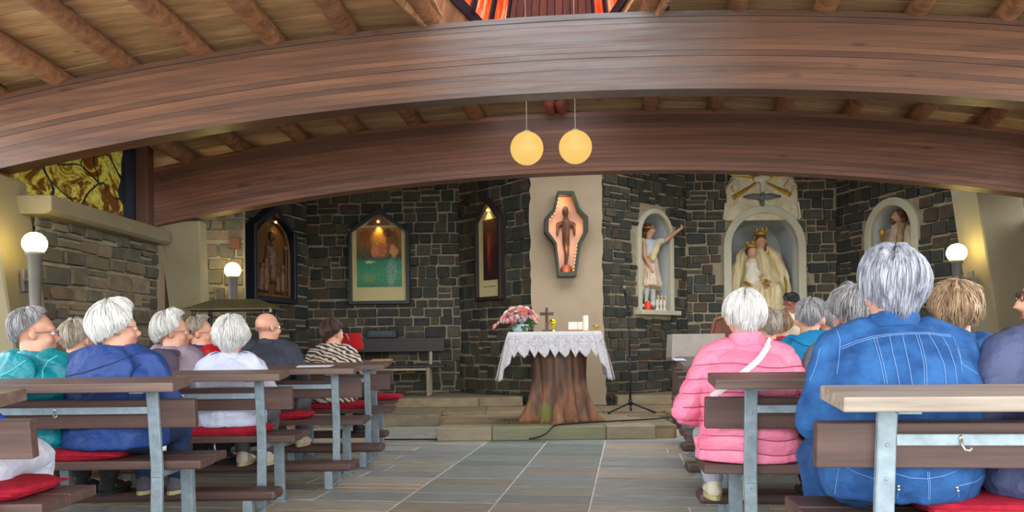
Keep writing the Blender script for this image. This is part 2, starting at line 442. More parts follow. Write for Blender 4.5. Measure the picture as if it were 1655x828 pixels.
def slab(u0, u1, v0, v1, m):
    q = 0.007; w, h = u1 - u0 - 2 * q, v1 - v0 - 2 * q
    key = (round(w, 2), round(h, 2), m.name)
    if key not in _slabs:
        gg = G(); c = .004
        ring = lambda ex, z: [Vector((-w / 2 + ex, -h / 2 + ex, z)), Vector((w / 2 - ex, -h / 2 + ex, z)), Vector((w / 2 - ex, h / 2 - ex, z)), Vector((-w / 2 + ex, h / 2 - ex, z))]
        gg.rings([ring(0, -.012), ring(0, -.003), ring(c, 0)]); _slabs[key] = gg.mesh('slab', m)
    o = bpy.data.objects.new('slab', _slabs[key]); COL.objects.link(o); o.parent = fl
    p = O + ua * (u0 + u1) / 2 + va * (v0 + v1) / 2
    o.location = (p.x, p.y, R.uniform(-.0015, .001)); o.rotation_euler = (0, 0, -A)
v = -1.9 - 0.10 + 0.0
vrow = ground_px(836, 813.8); v = (vrow - O).dot(va) - 0.3 * 7
while v < 6.0:
    h = 0.298
    for c in (-1, 0):
        slab(-0.60 + 0.6 * (c + 1) if c == 0 else -0.62, 0.6 if c == 0 else 0.0, v, v + h, m_slab)
    for sgn in (-1, 1):
        u = 0.62 if sgn < 0 else 0.60
        end = 3.1 if sgn < 0 else 4.2
        first = R.uniform(.4, 1.0)
        while u < end:
            w = round(R.uniform(.45, 1.15), 1)
            sub = [(v, v + h)] if R.random() < .72 else [(v, v + h * .5), (v + h * .5, v + h)]
            for a, b in sub:
                pm = O + ua * (sgn * (u + w / 2)) + va * a
                if pm.y < 9.6: slab(min(sgn * u, sgn * (u + w)), max(sgn * u, sgn * (u + w)), a, b, m_slab_o)
            u += w
    v += h

# ------------------------------------------------ altar platform and its upper step
m_step = slab_mat('step_slab', [C(142, 124, 96), C(134, 122, 98), C(150, 134, 106), C(128, 112, 86), C(156, 134, 100)])
m_step_g = mat('step_greenish', C(140, 138, 104), C(124, 124, 96), .55, ns=5, stretch=(1, 4, 4), bump=.2)
m_step_t = mat('step_tan', C(162, 150, 122), C(142, 130, 106), .55, ns=5, stretch=(1, 4, 4), bump=.2)
YF, YB, YS = 8.08, 9.65, 10.84
xa, xb = at(706, 700, YF).x, at(1096, 700, YF).x
g = G(); g.box(((xa + xb) / 2, (YF + YB) / 2 + .1, .05), (xb - xa - .06, YB - YF + .14, .1)); g.box((1, 10.95, .05), (9.6, 2.5, .1))
plat = tag(g.build('trim_1', m_step), kind='structure')
def block(x0, x1, y0, y1, z0, z1, m, nm='slab', par=None, bev=.006):
    gg = G(); gg.box(((x0 + x1) / 2, (y0 + y1) / 2, (z0 + z1) / 2), (x1 - x0 - .006, y1 - y0 - .006, z1 - z0)); return gg.build(nm, m, par or plat, bevel=bev)
xs = [xa, at(795, 700, YF).x, at(980, 700, YF).x, at(1060, 700, YF).x, xb]
for i, mm in enumerate((m_step_t, m_step_g, m_step_t, m_step)):
    block(xs[i], xs[i + 1], YF + (.05 if i == 3 else 0), YF + .30, 0, .14, mm, 'edge_slab')
for r_ in range(4):      # tread of the projecting part
    y0 = YF + .30 + (YB - YF - .3) / 4 * r_; x = xa
    while x < xb - .05:
        w = R.uniform(.45, .85); x1 = min(xb, x + w)
        if xb - x1 < .2: x1 = xb
        block(x, x1, y0, y0 + (YB - YF - .3) / 4, .1, .14, m_step); x = x1
x = -3.9
while x < 5.8:           # riser and tread of the wide part
    w = R.uniform(.5, 1.0); x1 = x + w
    if x1 < xa or x > xb: block(max(x, xb) if x1 > xb and x < xb else x, min(x1, xa) if x < xa < x1 else x1, YB, YB + .3, 0, .14, m_step, 'edge_slab')
    for r_ in range(2):
        block(x, x1, YB + .3 + .45 * r_, YB + .3 + .45 * (r_ + 1), .1, .14, m_step)
    x = x1
g = G(); xl, xr = at(845, 650, YS).x, at(998, 650, YS).x
g.box(((xl - 4.2) / 2, 11.7, .2), (xl + 4.2, 1.66, .12)); g.box(((xr + 6.2) / 2, 11.7, .2), (6.2 - xr, 1.66, .12)); step2 = tag(g.build('trim_2', m_step), kind='structure')
x = -4.2
while x < xl - .05:
    w = R.uniform(.9, 1.6); x1 = min(xl, x + w)
    if xl - x1 < .4: x1 = xl
    block(x, x1, YS, YS + .32, .14, .27, m_step, 'edge_slab', step2); x = x1
x = xr
while x < 6.0:
    w = R.uniform(.9, 1.6); block(x, x + w, YS, YS + .32, .14, .27, m_step, 'edge_slab', step2); x += w

# ------------------------------------------------ arched glulam beams, log rafters, boarded roof
AL = 0.085; be = Vector((math.cos(AL), -math.sin(AL), 0)); bn = Vector((math.sin(AL), math.cos(AL), 0))
B1 = (5.3, 0.4839, -20.054, 22.792, 0.5302); B2 = (6.9, 0.7474, -19.5265, 22.0759, 0.5309)
def arcpt(q, k, h):
    """point on the vault: q = 0 at the near beam, 1 at the far one; k metres from the ridge; h above the beams' upper edge"""
    d, s0, zc, r, t = [a + (b - a) * q for a, b in zip(B1, B2)]
    z = zc + math.sqrt((r + t + h) ** 2 - k * k)
    p = Vector((0, d, 0)) + be * (s0 + k); return Vector((p.x, p.y, z))
m_beam1 = wood('glulam_near', C(72, 44, 30), C(116, 77, 53), 0, .36, .42, 1.5, 1.0, 15, along=.42, grey=(0.45, 1.25, C(126, 124, 126)))  # grey middle paints in the skylight sheen on the face
m_beam2 = wood('glulam_far', C(76, 45, 32), C(118, 76, 56), 0, .38, .5, 1.5, 1.0, 15, along=.42)
def beam(B, k0, k1, wd, m, label, nl=14):
    d, s0, zc, r, t = B
    o = empty('arched_beam', (be * s0 + Vector((0, d, 0))), -AL, label, 'beam', 'arched timber beams')
    for i in range(nl):
        a, b = r + t * i / nl, r + t * (i + 1) / nl - .0012
        off = R.uniform(-.005, .005); n = 36; rs = []
        ka, kb = k0 + R.uniform(-.01, .01), k1
        for j in range(n + 1):
            k = ka + (kb - ka) * j / n; za, zb = zc + math.sqrt(a * a - k * k), zc + math.sqrt(b * b - k * k)
            rs.append([Vector((k, off, za)), Vector((k, off, zb)), Vector((k, wd + off, zb)), Vector((k, wd + off, za))])
        gg = G(); gg.rings(rs); gg.build('lamella', m, o)
    return o
beam(B1, -4.6, 4.9, .16, m_beam1, 'nearer arched glulam beam, greyed in the middle, crossing above the pews')
beam(B2, -4.20, 4.15, .16, m_beam2, 'farther arched glulam beam behind the two yellow pendant globes')

ceil = tag(empty('ceiling'), kind='structure')
m_log = wood('log', C(100, 64, 44), C(168, 118, 82), 0, .12, .65, .6, 1.0, 20, kind='World')
m_board = wood('roof_board', C(146, 108, 74), C(204, 166, 122), 0, .14, .6, .9, .8, 22, kind='Object')
m_roof = mat('roof_deck', C(60, 48, 40), rough=.9)
LR = 0.072
QF, QB = -4.6, 1.35
KS = [-4.85, -4.32, -3.8, -3.27, -2.71, -2.17, -1.63, -1.06, .51, 1.07, 1.65, 2.24, 2.8, 3.36, 3.9, 4.45]
for k in KS:
    g = G(); n = 14; pts = []; rr = []
    for i in range(n + 1):
        q = QF + (QB - QF) * i / n; p = arcpt(q, k, LR - .02); pts.append(p + Vector((R.uniform(-.008, .008), 0, R.uniform(-.006, .006)))); rr.append(LR * R.uniform(.93, 1.07))
    g.tube(pts, rr, 10); g.build('log_rafter', m_log, ceil, smooth=True)
for k in (-.375, -.275):     # cut log ends on the far beam
    g = G(); g.tube([arcpt(.9, k, .03), arcpt(1.3, k, .03)], .05, 10); g.build('log_end', mat('log_end_red', C(128, 62, 46), C(104, 50, 38), .7), ceil, smooth=True)
OPK = (-.98, .62); OPQ = (-.42, .86)      # lantern opening in the roof
bh = 2 * LR - .02
q = -1.5; dq = .14 / 1.62
while q < 1.3:
    cuts = [-4.95] + sorted(R.sample([-3.8, -2.71, -1.63], 2)) + [OPK[0] if OPQ[0] < q < OPQ[1] else -1.06]
    cuts2 = ([OPK[1]] if OPQ[0] < q < OPQ[1] else [.51]) + sorted(R.sample([1.65, 2.8, 3.36], 2)) + [4.5]
    runs = list(zip(cuts[:-1], cuts[1:])) + list(zip(cuts2[:-1], cuts2[1:]))
    if not OPQ[0] < q < OPQ[1]: runs.append((-1.06, .51))
    for ka, kb in runs:
        n = 6; rs = []; e = R.uniform(0, .004); q1 = q + dq * .935
        for j in range(n + 1):
            k = ka + .002 + (kb - ka - .004) * j / n
            rs.append([arcpt(q, k, bh + e), arcpt(q1, k, bh + e), arcpt(q1, k, bh + e + .022), arcpt(q, k, bh + e + .022)])
        gg = G(); gg.rings(rs); gg.build('roof_board', m_board, ceil)
    q += dq
g = G()                                    # boarding too near the eye or too hidden to tell apart, and the deck above
for (qa, qb) in ((QF, -1.5), (1.3, QB)):
    n = 12; rs = []
    for j in range(n + 1):
        k = -4.95 + 9.45 * j / n; rs.append([arcpt(qa, k, bh), arcpt(qb, k, bh), arcpt(qb, k, bh + .03), arcpt(qa, k, bh + .03)])
    g.rings(rs)
tag(g.build('boarding', m_board, ceil), kind='stuff')
g = G()
def deck(qa, qb, ka, kb):
    n = 8; rs = []
    for j in range(n + 1):
        k = ka + (kb - ka) * j / n; rs.append([arcpt(qa, k, bh + .04), arcpt(qb, k, bh + .04), arcpt(qb, k, bh + .12), arcpt(qa, k, bh + .12)])
    g.rings(rs)
deck(QF, OPQ[0], -5, 4.6); deck(OPQ[1], QB, -5, 4.6); deck(OPQ[0], OPQ[1], -5, OPK[0] - .02); deck(OPQ[0], OPQ[1], OPK[1] + .02, 4.6)
g.build('deck', m_roof, ceil)
for (kf, xf) in ((OPK[1], lambda y: 1.16 - .20 * (y - 4.6)), (OPK[0], lambda y: -.86 + .36 * (y - 4.75))):     # boards closing the roof against the slanting lantern sides
    g = G(); rs = []
    for i in range(9):
        q_ = OPQ[0] + (OPQ[1] - OPQ[0]) * i / 8; p = arcpt(q_, kf, bh + .05); x0_ = xf(p.y) + (-.12 if kf > 0 else .12); x1_ = p.x + (.25 if kf > 0 else -.25)
        rs.append([Vector((x0_, p.y, p.z)), Vector((x1_, p.y, p.z)), Vector((x1_, p.y, p.z + .03)), Vector((x0_, p.y, p.z + .03))])
    g.rings(rs); g.build('lantern_curb', m_board, ceil)
# roof of the apse, higher than the nave, with an added unseen opening that brightens the walls
g = G(); zt = 4.08
g.box((1, 11.5, zt), (12, 3.2, .1)); g.box((1, 7.52, zt), (12, .5, .1)); g.box((-3.2, 8.8, zt), (5.6, 2.3, .1)); g.box((5.7, 8.8, zt), (3.8, 2.3, .1))
tag(g.build('ceiling_apse', mat('apse_boards', C(96, 72, 52), C(120, 92, 66), .7, ns=3, stretch=(1, 12, 1))), kind='structure')
pA, pB = arcpt(QB, -5, 0), arcpt(QB, 4.6, 0)
g = G(); n = 12; rs = []
for j in range(n + 1):
    p = arcpt(QB, -5 + 9.6 * j / n, .05); rs.append([p, Vector((p.x, p.y + .05, p.z)), Vector((p.x, p.y + .05, 4.05)), Vector((p.x, p.y, 4.05))])
g.rings(rs); tag(g.build('wall_gable', m_roof), kind='structure')

# ------------------------------------------------ lantern above the beams: boards, orange panes, clear front
m_slat = wood('lantern_slat', C(128, 90, 62), C(176, 132, 96), 2, .18, .6, 0, 1, 22)
m_dark = wood('lantern_board', C(82, 38, 28), C(116, 58, 42), 2, .2, .6, 0, 1, 22)
m_lead = mat('lead_bar', C(44, 48, 62), rough=.5, metal=.3)
m_or, n_, l_, b_ = new_mat('orange_glass')
f_ = noise_(n_, l_, coords(n_, l_, 'World', (6, 6, 1.2), (0, .5, 0)), 2.4, 5, .6)
r_ = ramp(n_, [(.36, C(226, 52, 16)), (.5, C(240, 92, 44)), (.62, C(236, 170, 130)), (.75, C(240, 214, 190))]); l_.new(f_, r_.inputs[0])
l_.new(r_.outputs[0], b_.inputs['Base Color']); l_.new(r_.outputs[0], b_.inputs['Emission Color']); b_.inputs['Emission Strength'].default_value = .85; b_.inputs['Roughness'].default_value = .2
m_clear, n_, l_, b_ = new_mat('clear_glass')
tr = n_.new('ShaderNodeBsdfTransparent'); gl = n_.new('ShaderNodeBsdfGlossy'); gl.inputs['Roughness'].default_value = .03; mx = n_.new('ShaderNodeMixShader'); mx.inputs[0].default_value = .06
l_.new(tr.outputs[0], mx.inputs[1]); l_.new(gl.outputs[0], mx.inputs[2]); l_.new(mx.outputs[0], n_['Material Output'].inputs[0])
lan = tag(empty('window_2'), kind='structure')
zl = 3.22; ztop = 6.4; apex = Vector((.45, 5.75, ztop))
LF, LB_, RB, RF = Vector((-.78, 4.75, zl)), Vector((-.10, 6.64, zl)), Vector((.78, 6.58, zl)), Vector((1.10, 4.6, zl))
def face_pts(a, b, u, t): return (a.lerp(b, u)).lerp(apex, t)
def strip(a, b, u0, u1, t0, t1, m, nm, th=.03, push=0.0):
    nrm = (b - a).cross(apex - a).normalized()
    if nrm.z > 0: nrm = -nrm
    c = [face_pts(a, b, u0, t0), face_pts(a, b, u1, t0), face_pts(a, b, u1, t1), face_pts(a, b, u0, t1)]
    c = [p + nrm * push for p in c]
    gg = G(); gg.rings([c, [p - nrm * th for p in c]]); return gg.build(nm, m, lan)
for i in range(11): strip(LB_, RB, i / 11 + .004, (i + 1) / 11 - .004, 0, .9, m_dark, 'back_board')
strip(LB_, RB, 0, 1, 0, .92, m_roof, 'backing', .02, -.034)
for (a, b) in ((LB_, LF), (RB, RF)):
    for i in range(14): strip(a, b, i / 14 + .003, (i + 1) / 14 - .003, 0, .10 if a is LB_ else .11, m_slat, 'slat')
    t0 = .10 if a is LB_ else .11
    for i in range(5):
        strip(a, b, i / 5 + .02, (i + 1) / 5 - .02, t0 + .005, .9, m_or, 'orange_pane', .012)
        strip(a, b, i / 5 - .02, i / 5 + .02, t0, .92, m_lead, 'bar', .05, .02)
    strip(a, b, -.01, 1, t0 - .012, t0 + .012, m_lead, 'bar', .05, .02)
for i in range(4):
    strip(RF, LF, i / 4 + .012, (i + 1) / 4 - .012, .02, .9, m_clear, 'clear_pane', .01); strip(RF, LF, i / 4 - .012, i / 4 + .012, 0, .92, m_lead, 'bar', .04, .01)

# ------------------------------------------------ concrete piers and sill, stained glass
def pier(name, fb, ft, y0, y1, m=m_conc, dy=0.0, shift=None):
    """battered pier: front face corners at floor and top given as x pairs, depth y0..y1"""
    (b0, b1, zb), (t0, t1, zt) = fb, ft; s0, s1 = shift or (0, 0)
    g = G(); g.rings([[Vector((b0, y0, zb)), Vector((b1, y0, zb)), Vector((b1 + s0, y1, zb)), Vector((b0, y1, zb))], [Vector((t0, y0 + dy, zt)), Vector((t1, y0 + dy, zt)), Vector((t1 + s1, y1 + dy, zt)), Vector((t0, y1 + dy, zt))]])
    return tag(g.build(name, m, bevel=.012), kind='structure')
# far left pier: front face 258..322 px, lit return to 337 px
a = at(272, 490, 7.25); b = at(327, 490, 7.25); c = at(256, 366, 7.25); d = at(322, 345, 7.25)
sl = lambda p, q, z: p.x + (q.x - p.x) * (z - p.z) / (q.z - p.z)
pier('trim_3', (sl(a, c, 0), sl(b, d, 0), 0), (sl(a, c, 2.22), sl(b, d, 2.22), 2.22), 7.25, 7.40, shift=(.01, .01))
a = at(1606, 490, 7.2); b = at(1655, 520, 7.2); c = at(1578, 302, 7.2); d = at(1640, 320, 7.2)
pier('trim_4', (sl(a, c, 0), sl(a, c, 0) + .55, 0), (sl(a, c, 2.52), sl(a, c, 2.52) + .40, 2.52), 7.2, 7.62, shift=(0, 0))
# near left pier under the near beam, leaning out as it rises
g = G()
def lv(z):
    x = -3.22 - .144 * z; return [Vector((x, 5.2, z)), Vector((x, 5.62, z)), Vector((x - .55, 5.62, z)), Vector((x - .55, 5.2, z))]
g.rings([lv(0), lv(2.24)]); tag(g.build('trim_5', m_conc, bevel=.012), kind='structure')
WS = Wall('wall_left_stub', (-3.30, 8.0), (-2.80, 8.06), 0.0, 3.3, hr=(.12, .19), wr=(.13, .26), meshes=STONES_L, mort=m_mortar_w, joint=.024, proud=.025, back=False, clip=lambda a, b, c, d: d < .8)
o = bpy.data.objects.new('stone', STONES[3].copy()); o.data.materials.clear(); o.data.materials.append(m_stone_r); COL.objects.link(o); o.parent = WS.o
u_, z_ = WS.px(381, 394); o.location = (u_, -.012, z_); o.scale = (.11, .04, .12)
# concrete sill along the top of the stone wall
g = G()
n0, n1 = Vector((-3.30, 5.48, 0)), Vector((-3.22, 7.22, 0))
prof = [(-.25, 1.985), (-.02, 1.985), (.02, 2.01), (.02, 2.12), (-.25, 2.12)]
g.rings([[n0 + Vector((x, 0, z)) for x, z in prof], [n1 + Vector((x, 0, z)) for x, z in prof]]); tag(g.build('trim_6', m_conc, bevel=.006), kind='structure')
g = G(); n0, n1 = Vector((4.86, 5.3, 0)), Vector((4.86, 7.2, 0))
g.rings([[n0 + Vector((-x, 0, z)) for x, z in prof], [n1 + Vector((-x, 0, z)) for x, z in prof]]); tag(g.build('trim_7', m_conc), kind='structure')
pst = wood('post_wood', C(72, 44, 32), C(112, 72, 52), 2, .05, .6)
g = G(); g.box((4.62, 6.35, 1.6), (.14, .14, 3.0)); tag(g.build('trim_8', pst), kind='structure')
g = G(); g.box((-3.36, 7.06, 2.6), (.12, .10, .98)); tag(g.build('trim_9', pst), kind='structure')

def clip_poly(poly, a, b, c):
    out = []
    for i in range(len(poly)):
        p, q = poly[i], poly[(i + 1) % len(poly)]; fp, fq = a * p[0] + b * p[1] - c, a * q[0] + b * q[1] - c
        if fp <= 0: out.append(p)
        if fp * fq < 0: t = fp / (fp - fq); out.append((p[0] + (q[0] - p[0]) * t, p[1] + (q[1] - p[1]) * t))
    return out
def voronoi(seeds, box):
    cells = []
    for i, s in enumerate(seeds):
        poly = [(box[0], box[2]), (box[1], box[2]), (box[1], box[3]), (box[0], box[3])]
        for j, t in enumerate(seeds):
            if i != j and poly:
                a, b = t[0] - s[0], t[1] - s[1]; poly = clip_poly(poly, a, b, (t[0] ** 2 + t[1] ** 2 - s[0] ** 2 - s[1] ** 2) / 2)
        cells.append(poly)
    return cells
m_sg, n_, l_, b_ = new_mat('stained_glass')
v_ = coords(n_, l_, 'World', (1, 1, 1)); f_ = noise_(n_, l_, v_, 4.2, 7, .74); n_['Noise Texture'].inputs['Distortion'].default_value = 1.6; ri_ = rand_(n_)
mix_ = math_(n_, l_, 'ADD', math_(n_, l_, 'MULTIPLY', f_, .95), math_(n_, l_, 'MULTIPLY', ri_, .16))
r_ = ramp(n_, [(.36, C(34, 22, 10)), (.44, C(96, 52, 20)), (.50, C(64, 44, 16)), (.55, C(140, 116, 40)), (.61, C(178, 170, 76)), (.66, C(84, 72, 26)), (.72, C(186, 194, 120)), (.80, C(60, 92, 104))]); l_.new(mix_, r_.inputs[0])
l_.new(r_.outputs[0], b_.inputs['Base Color']); l_.new(r_.outputs[0], b_.inputs['Emission Color']); b_.inputs['Emission Strength'].default_value = .36; b_.inputs['Roughness'].default_value = .12
win = empty('window_1', (-3.76, 5.80, 2.12), PI / 2 - math.atan2(.28, 1.13)); tag(win, kind='structure')
# local x runs away from the eye along the wall, z up, +y is outdoors
LW, HW = 1.14, 0.92
seeds = [(R.uniform(-.2, LW), R.uniform(0, HW)) for _ in range(17)]
def warp(x, z):      # lets the lead lines wander like branches
    if x < -.19 or x > LW - .005 or z < .005 or z > HW - .005: return (x, z)
    return (x + .045 * math.sin(z * 9 + 1.3 * math.sin(x * 7)) + .02 * math.sin(z * 23 + x * 9), z + .045 * math.sin(x * 8 + .5 + 1.2 * math.sin(z * 6)) + .02 * math.sin(x * 21 + 2))
for cell in voronoi(seeds, (-.2, LW, 0, HW)):
    if len(cell) < 3: continue
    cx = sum(p[0] for p in cell) / len(cell); cz = sum(p[1] for p in cell) / len(cell); fine = []
    for i in range(len(cell)):
        p, q = cell[i], cell[(i + 1) % len(cell)]; fine += [(p[0] + (q[0] - p[0]) * k / 6, p[1] + (q[1] - p[1]) * k / 6) for k in range(6)]
    o_ = [warp(*p) for p in fine]; s = [warp(cx + (x - cx) * .955, cz + (z - cz) * .955) for x, z in fine]
    gg = G(); gg.prism(s, -.004, .004); gg.build('pane', m_sg, win)
    gg = G(); gg.frame(o_, s, -.010, .010); gg.build('lead', mat('lead_came', C(30, 32, 34), rough=.6), win)
mf = mat('window_frame_blue', C(28, 34, 46), C(40, 48, 60), .5)
g = G(); g.box((LW + .07, 0, HW / 2), (.15, .06, HW + .1)); g.build('window_frame', mf, win)
g = G(); g.box((LW / 2, 0, HW + .03), (LW, .06, .07)); g.build('window_frame', mf, win)
# outdoors: unseen ground round the chapel, made pale to bounce light indoors
g = G(); g.box((0, 4, -.30), (160, 160, .2)); tag(g.build('ground', mat('pale_bounce_ground', C(188, 184, 174), C(170, 166, 156), .95, ns=1.5)), kind='structure')
# ================================================================ wall niches, pictures, relief
m_white = mat('niche_plaster', C(198, 192, 166), C(184, 178, 154), .8, ns=4)
m_inner = mat('niche_inner_grey', C(176, 180, 178), C(160, 166, 166), .85, ns=3)
m_cream = mat('painted_plaster_cream', C(224, 208, 164), C(206, 186, 138), .55, ns=7)
m_pale = mat('painted_plaster_pale', C(226, 216, 196), C(206, 194, 170), .55, ns=7)
m_gold = mat('gold_leaf', C(214, 172, 66), C(176, 132, 44), .38, .55, ns=12)
m_flesh = mat('painted_flesh', C(214, 164, 134), C(196, 142, 112), .55)
m_hairb = mat('painted_hair', C(112, 70, 42), C(84, 52, 34), .6, ns=14, stretch=(1, 1, 3))
m_lblue = mat('painted_blue', C(214, 206, 184), C(172, 186, 198), .5, ns=5)
m_greyb = mat('painted_grey', C(112, 114, 112), C(92, 94, 94), .6)

def remesh(g, vox, sm=5, deform=None):
    """one continuous skin over overlapping closed shapes"""
    me = g.mesh('skin'); o = bpy.data.objects.new('skin', me); SC.collection.objects.link(o)
    r = o.modifiers.new('r', 'REMESH'); r.mode = 'VOXEL'; r.voxel_size = vox; r.use_smooth_shade = True
    if sm: s = o.modifiers.new('s', 'SMOOTH'); s.factor = .5; s.iterations = sm
    dg = bpy.context.evaluated_depsgraph_get()
    out = bpy.data.meshes.new_from_object(o.evaluated_get(dg)); bpy.data.objects.remove(o); bpy.data.meshes.remove(me)
    if deform:
        n = len(out.vertices); co = np.empty(n * 3, np.float32); out.vertices.foreach_get('co', co); co = co.reshape(-1, 3)
        no = np.empty(n * 3, np.float32); out.vertex_normals.foreach_get('vector', no); no = no.reshape(-1, 3)
        co = deform(co, no); out.vertices.foreach_set('co', np.ascontiguousarray(co, np.float32).ravel()); out.update()
    out.polygons.foreach_set('use_smooth', [True] * len(out.polygons)); return out
def skin(name, g, m, parent, vox, sm=5, deform=None):
    me = remesh(g, vox, sm, deform); me.materials.clear()
    for x in (m if isinstance(m, list) else [m]): me.materials.append(x)
    me.name = name; return link(name, me, parent)
_VG = np.random.RandomState(3).rand(32, 32, 32).astype(np.float32)
def vnoise(p):
    """smooth lattice noise, 0..1, for an n x 3 array"""
    i = np.floor(p).astype(int); f = p - i; f = f * f * (3 - 2 * f); r = 0
    for dx in (0, 1):
        for dy in (0, 1):
            for dz in (0, 1):
                w = (f[:, 0] if dx else 1 - f[:, 0]) * (f[:, 1] if dy else 1 - f[:, 1]) * (f[:, 2] if dz else 1 - f[:, 2])
                r = r + w * _VG[(i[:, 0] + dx) % 32, (i[:, 1] + dy) % 32, (i[:, 2] + dz) % 32]
    return r
def folds(amp, freq=9.0, seed=0.0, ys=1.0, zs=.8):
    """creases of cloth: warped ridges in two sizes"""
    def d(co, no):
        q = co * np.array((freq, freq * ys, freq * zs)) * .55 + seed * 1.37 + 50
        w = np.stack([vnoise(q * .8 + 7), vnoise(q * .8 + 17), vnoise(q * .8 + 29)], -1) - .5
        r1 = 1 - np.abs(2 * vnoise(q + w * 2.2) - 1); r2 = 1 - np.abs(2 * vnoise(q * 2.3 + w * 2.6 + 11) - 1)
        return co + no * (amp * (1.5 * (r1 ** 2 - .45) + .7 * (r2 ** 2 - .45)))[:, None]
    return d

def niche(W, o, name, t, depth, ins=.02, sill=None, th=.035):
    u, w, zb, zt = o
    root = W.place(empty(name), u); tag(root, kind='structure')
    n = 14
    A0 = arch(w, zt - zb, n, 0, zb); A1 = arch(w - 2 * t, zt - zb - t, n, 0, zb + .0)
    g = G(); g.frame(A0, A1, -th - .02, .03); g.build('surround', m_white, root, bevel=.008)
    a = arch(w - 2 * t + .004, zt - zb - t + .002, n, 0, zb); g = G()
    vs = [Vector((x, -.03, z)) for x, z in a] + [Vector((x, depth * .55, z)) for x, z in a] + [Vector((x * .86, depth, zb + (z - zb) * .95)) for x, z in a]
    k = len(a); fs = []
    for i in range(k - 1): fs += [(i, i + 1, k + i + 1, k + i), (k + i, k + i + 1, 2 * k + i + 1, 2 * k + i)]
    fs += [(0, k, 2 * k, 3 * k - 1, 2 * k - 1, k - 1), tuple(range(2 * k, 3 * k))]
    g.add(vs, fs); ob = g.build('recess', m_inner, root, smooth='auto')
    ob.modifiers.new('s', 'SOLIDIFY').thickness = .02; ob.modifiers['s'].offset = 1
    if sill:
        g = G(); g.box((0, -.06, zb - .03), (w + sill, .17, .07)); g.build('sill', m_white, root, bevel=.008)
    return root
niche(W3, ANG, 'trim_10', .075, .42, sill=.10)
niche(W4, MAD, 'trim_11', .125, .5, th=.065)
niche(W5, JOS, 'trim_12', .115, .42)

# ---------------------------------------------- angel with a raised arm
ang = W3.place(empty('angel_statue', label='painted plaster angel statue with raised arm standing in narrow white niche', cat='statue'), ANG[0] - .0, ANG[2] + .08, -.10)
H = ANG[3] - ANG[2]; s = (H * .84) / 1.30
def S(p): return Vector(p) * s
def cap(g, p, q, a, b): g.capsule(S(p), S(q), a * s, b * s, 10)
g = G()
for sx in (-1, 1): cap(g, (sx * .075 - .02, -.02 * sx, .03), (sx * .07 - .02, 0, .42), .034, .06); g.ell(S((sx * .078 - .02, -.07, .02)), (.035 * s, .075 * s, .025 * s))
cap(g, (0, 0, .5), (-.01, 0, .92), .10, .095); cap(g, (-.02, 0, .95), (-.02, -.01, 1.06), .045, .045)
g.ell(S((0, -.01, 1.15)), (.075 * s, .085 * s, .10 * s)); g.ell(S((.03, -.085, 1.14)), (.016 * s, .022 * s, .02 * s))
cap(g, (.12, -.01, .95), (.27, -.12, 1.02), .045, .035); cap(g, (.27, -.12, 1.02), (.40, -.26, 1.17), .034, .024)
g.ell(S((.425, -.29, 1.20)), (.022 * s, .03 * s, .034 * s))
cap(g, (.43, -.29, 1.22), (.425, -.30, 1.28), .009, .007); cap(g, (.44, -.30, 1.21), (.475, -.31, 1.245), .009, .007); cap(g, (.42, -.28, 1.22), (.40, -.29, 1.255), .009, .007)
cap(g, (-.13, 0, .95), (-.17, -.05, .74), .045, .036); cap(g, (-.17, -.05, .74), (-.10, -.12, .56), .034, .026); g.ell(S((-.085, -.13, .52)), .03 * s)
skin('body', g, m_flesh, ang, .012 * s, 3)
g = G(); cap(g, (0, 0, .55), (-.01, 0, .90), .125, .115); g.ell(S((0, 0, .97)), (.15 * s, .095 * s, .06 * s)); cap(g, (.1, 0, .96), (.2, -.07, 1.0), .06, .058)
skin('breastplate', g, m_lblue, ang, .014 * s, 4)
g = G()
rs = []
for i in range(8):
    z = .76 - .50 * i / 7; rr = .125 + .085 * i / 7
    rs.append([S(((rr + .02 * math.sin(j * 1.7) * i / 7) * math.cos(2 * PI * j / 24), (rr * .85 + .015 * math.sin(j * 2.3) * i / 7) * math.sin(2 * PI * j / 24), z - .05 * math.sin(2 * PI * j / 24 + .6) * i / 7)) for j in range(24)])
g.rings(rs); skin('skirt', g, mat('painted_drape', C(222, 206, 176), C(206, 172, 148), .55, ns=6), ang, .012 * s, 3, folds(.014, 22, .3, 1, .35))
for sx in (-1, 1): g = G(); cap(g, (sx * .075 - .02, -.02 * sx, .03), (sx * .072 - .02, -.005, .26), .042, .058); g.ell(S((sx * .078 - .02, -.07, .025)), (.04 * s, .08 * s, .03 * s)); skin('boot', g, m_lblue, ang, .012 * s, 2)
g = G(); cap(g, (.10, -.10, .97), (-.08, -.13, .72), .045, .05); skin('sash', g, m_cream, ang, .012 * s, 3, folds(.010, 24))
g = G(); cap(g, (-.13, .05, .98), (-.2, .06, .28), .06, .10); skin('cloak', g, m_cream, ang, .013 * s, 3, folds(.016, 20, 1, 1, .3))
g = G(); g.ell(S((-.015, .02, 1.18)), (.092 * s, .10 * s, .088 * s)); g.ell(S((-.06, .05, 1.10)), (.05 * s, .06 * s, .07 * s)); skin('hair', g, m_hairb, ang, .012 * s, 2, folds(.006, 40))
g = G(); g.tube([S((.155 * math.cos(a), .12 * math.sin(a), .745)) for a in [2 * PI * i / 20 for i in range(21)]], .016 * s, 8); g.build('belt', m_gold, ang, smooth=True)
g = G(); g.tube([S((.11 * math.cos(a) - .015, .115 * math.sin(a) + .01, 1.185)) for a in [2 * PI * i / 20 for i in range(21)]], .009 * s, 6); g.build('headband', m_gold, ang, smooth=True)
g = G()
for i in range(12): g.ell((-.03 + R.uniform(-.2, .22), -.02 + R.uniform(-.07, .05), -.02 + R.uniform(0, .05)), R.uniform(.03, .055))
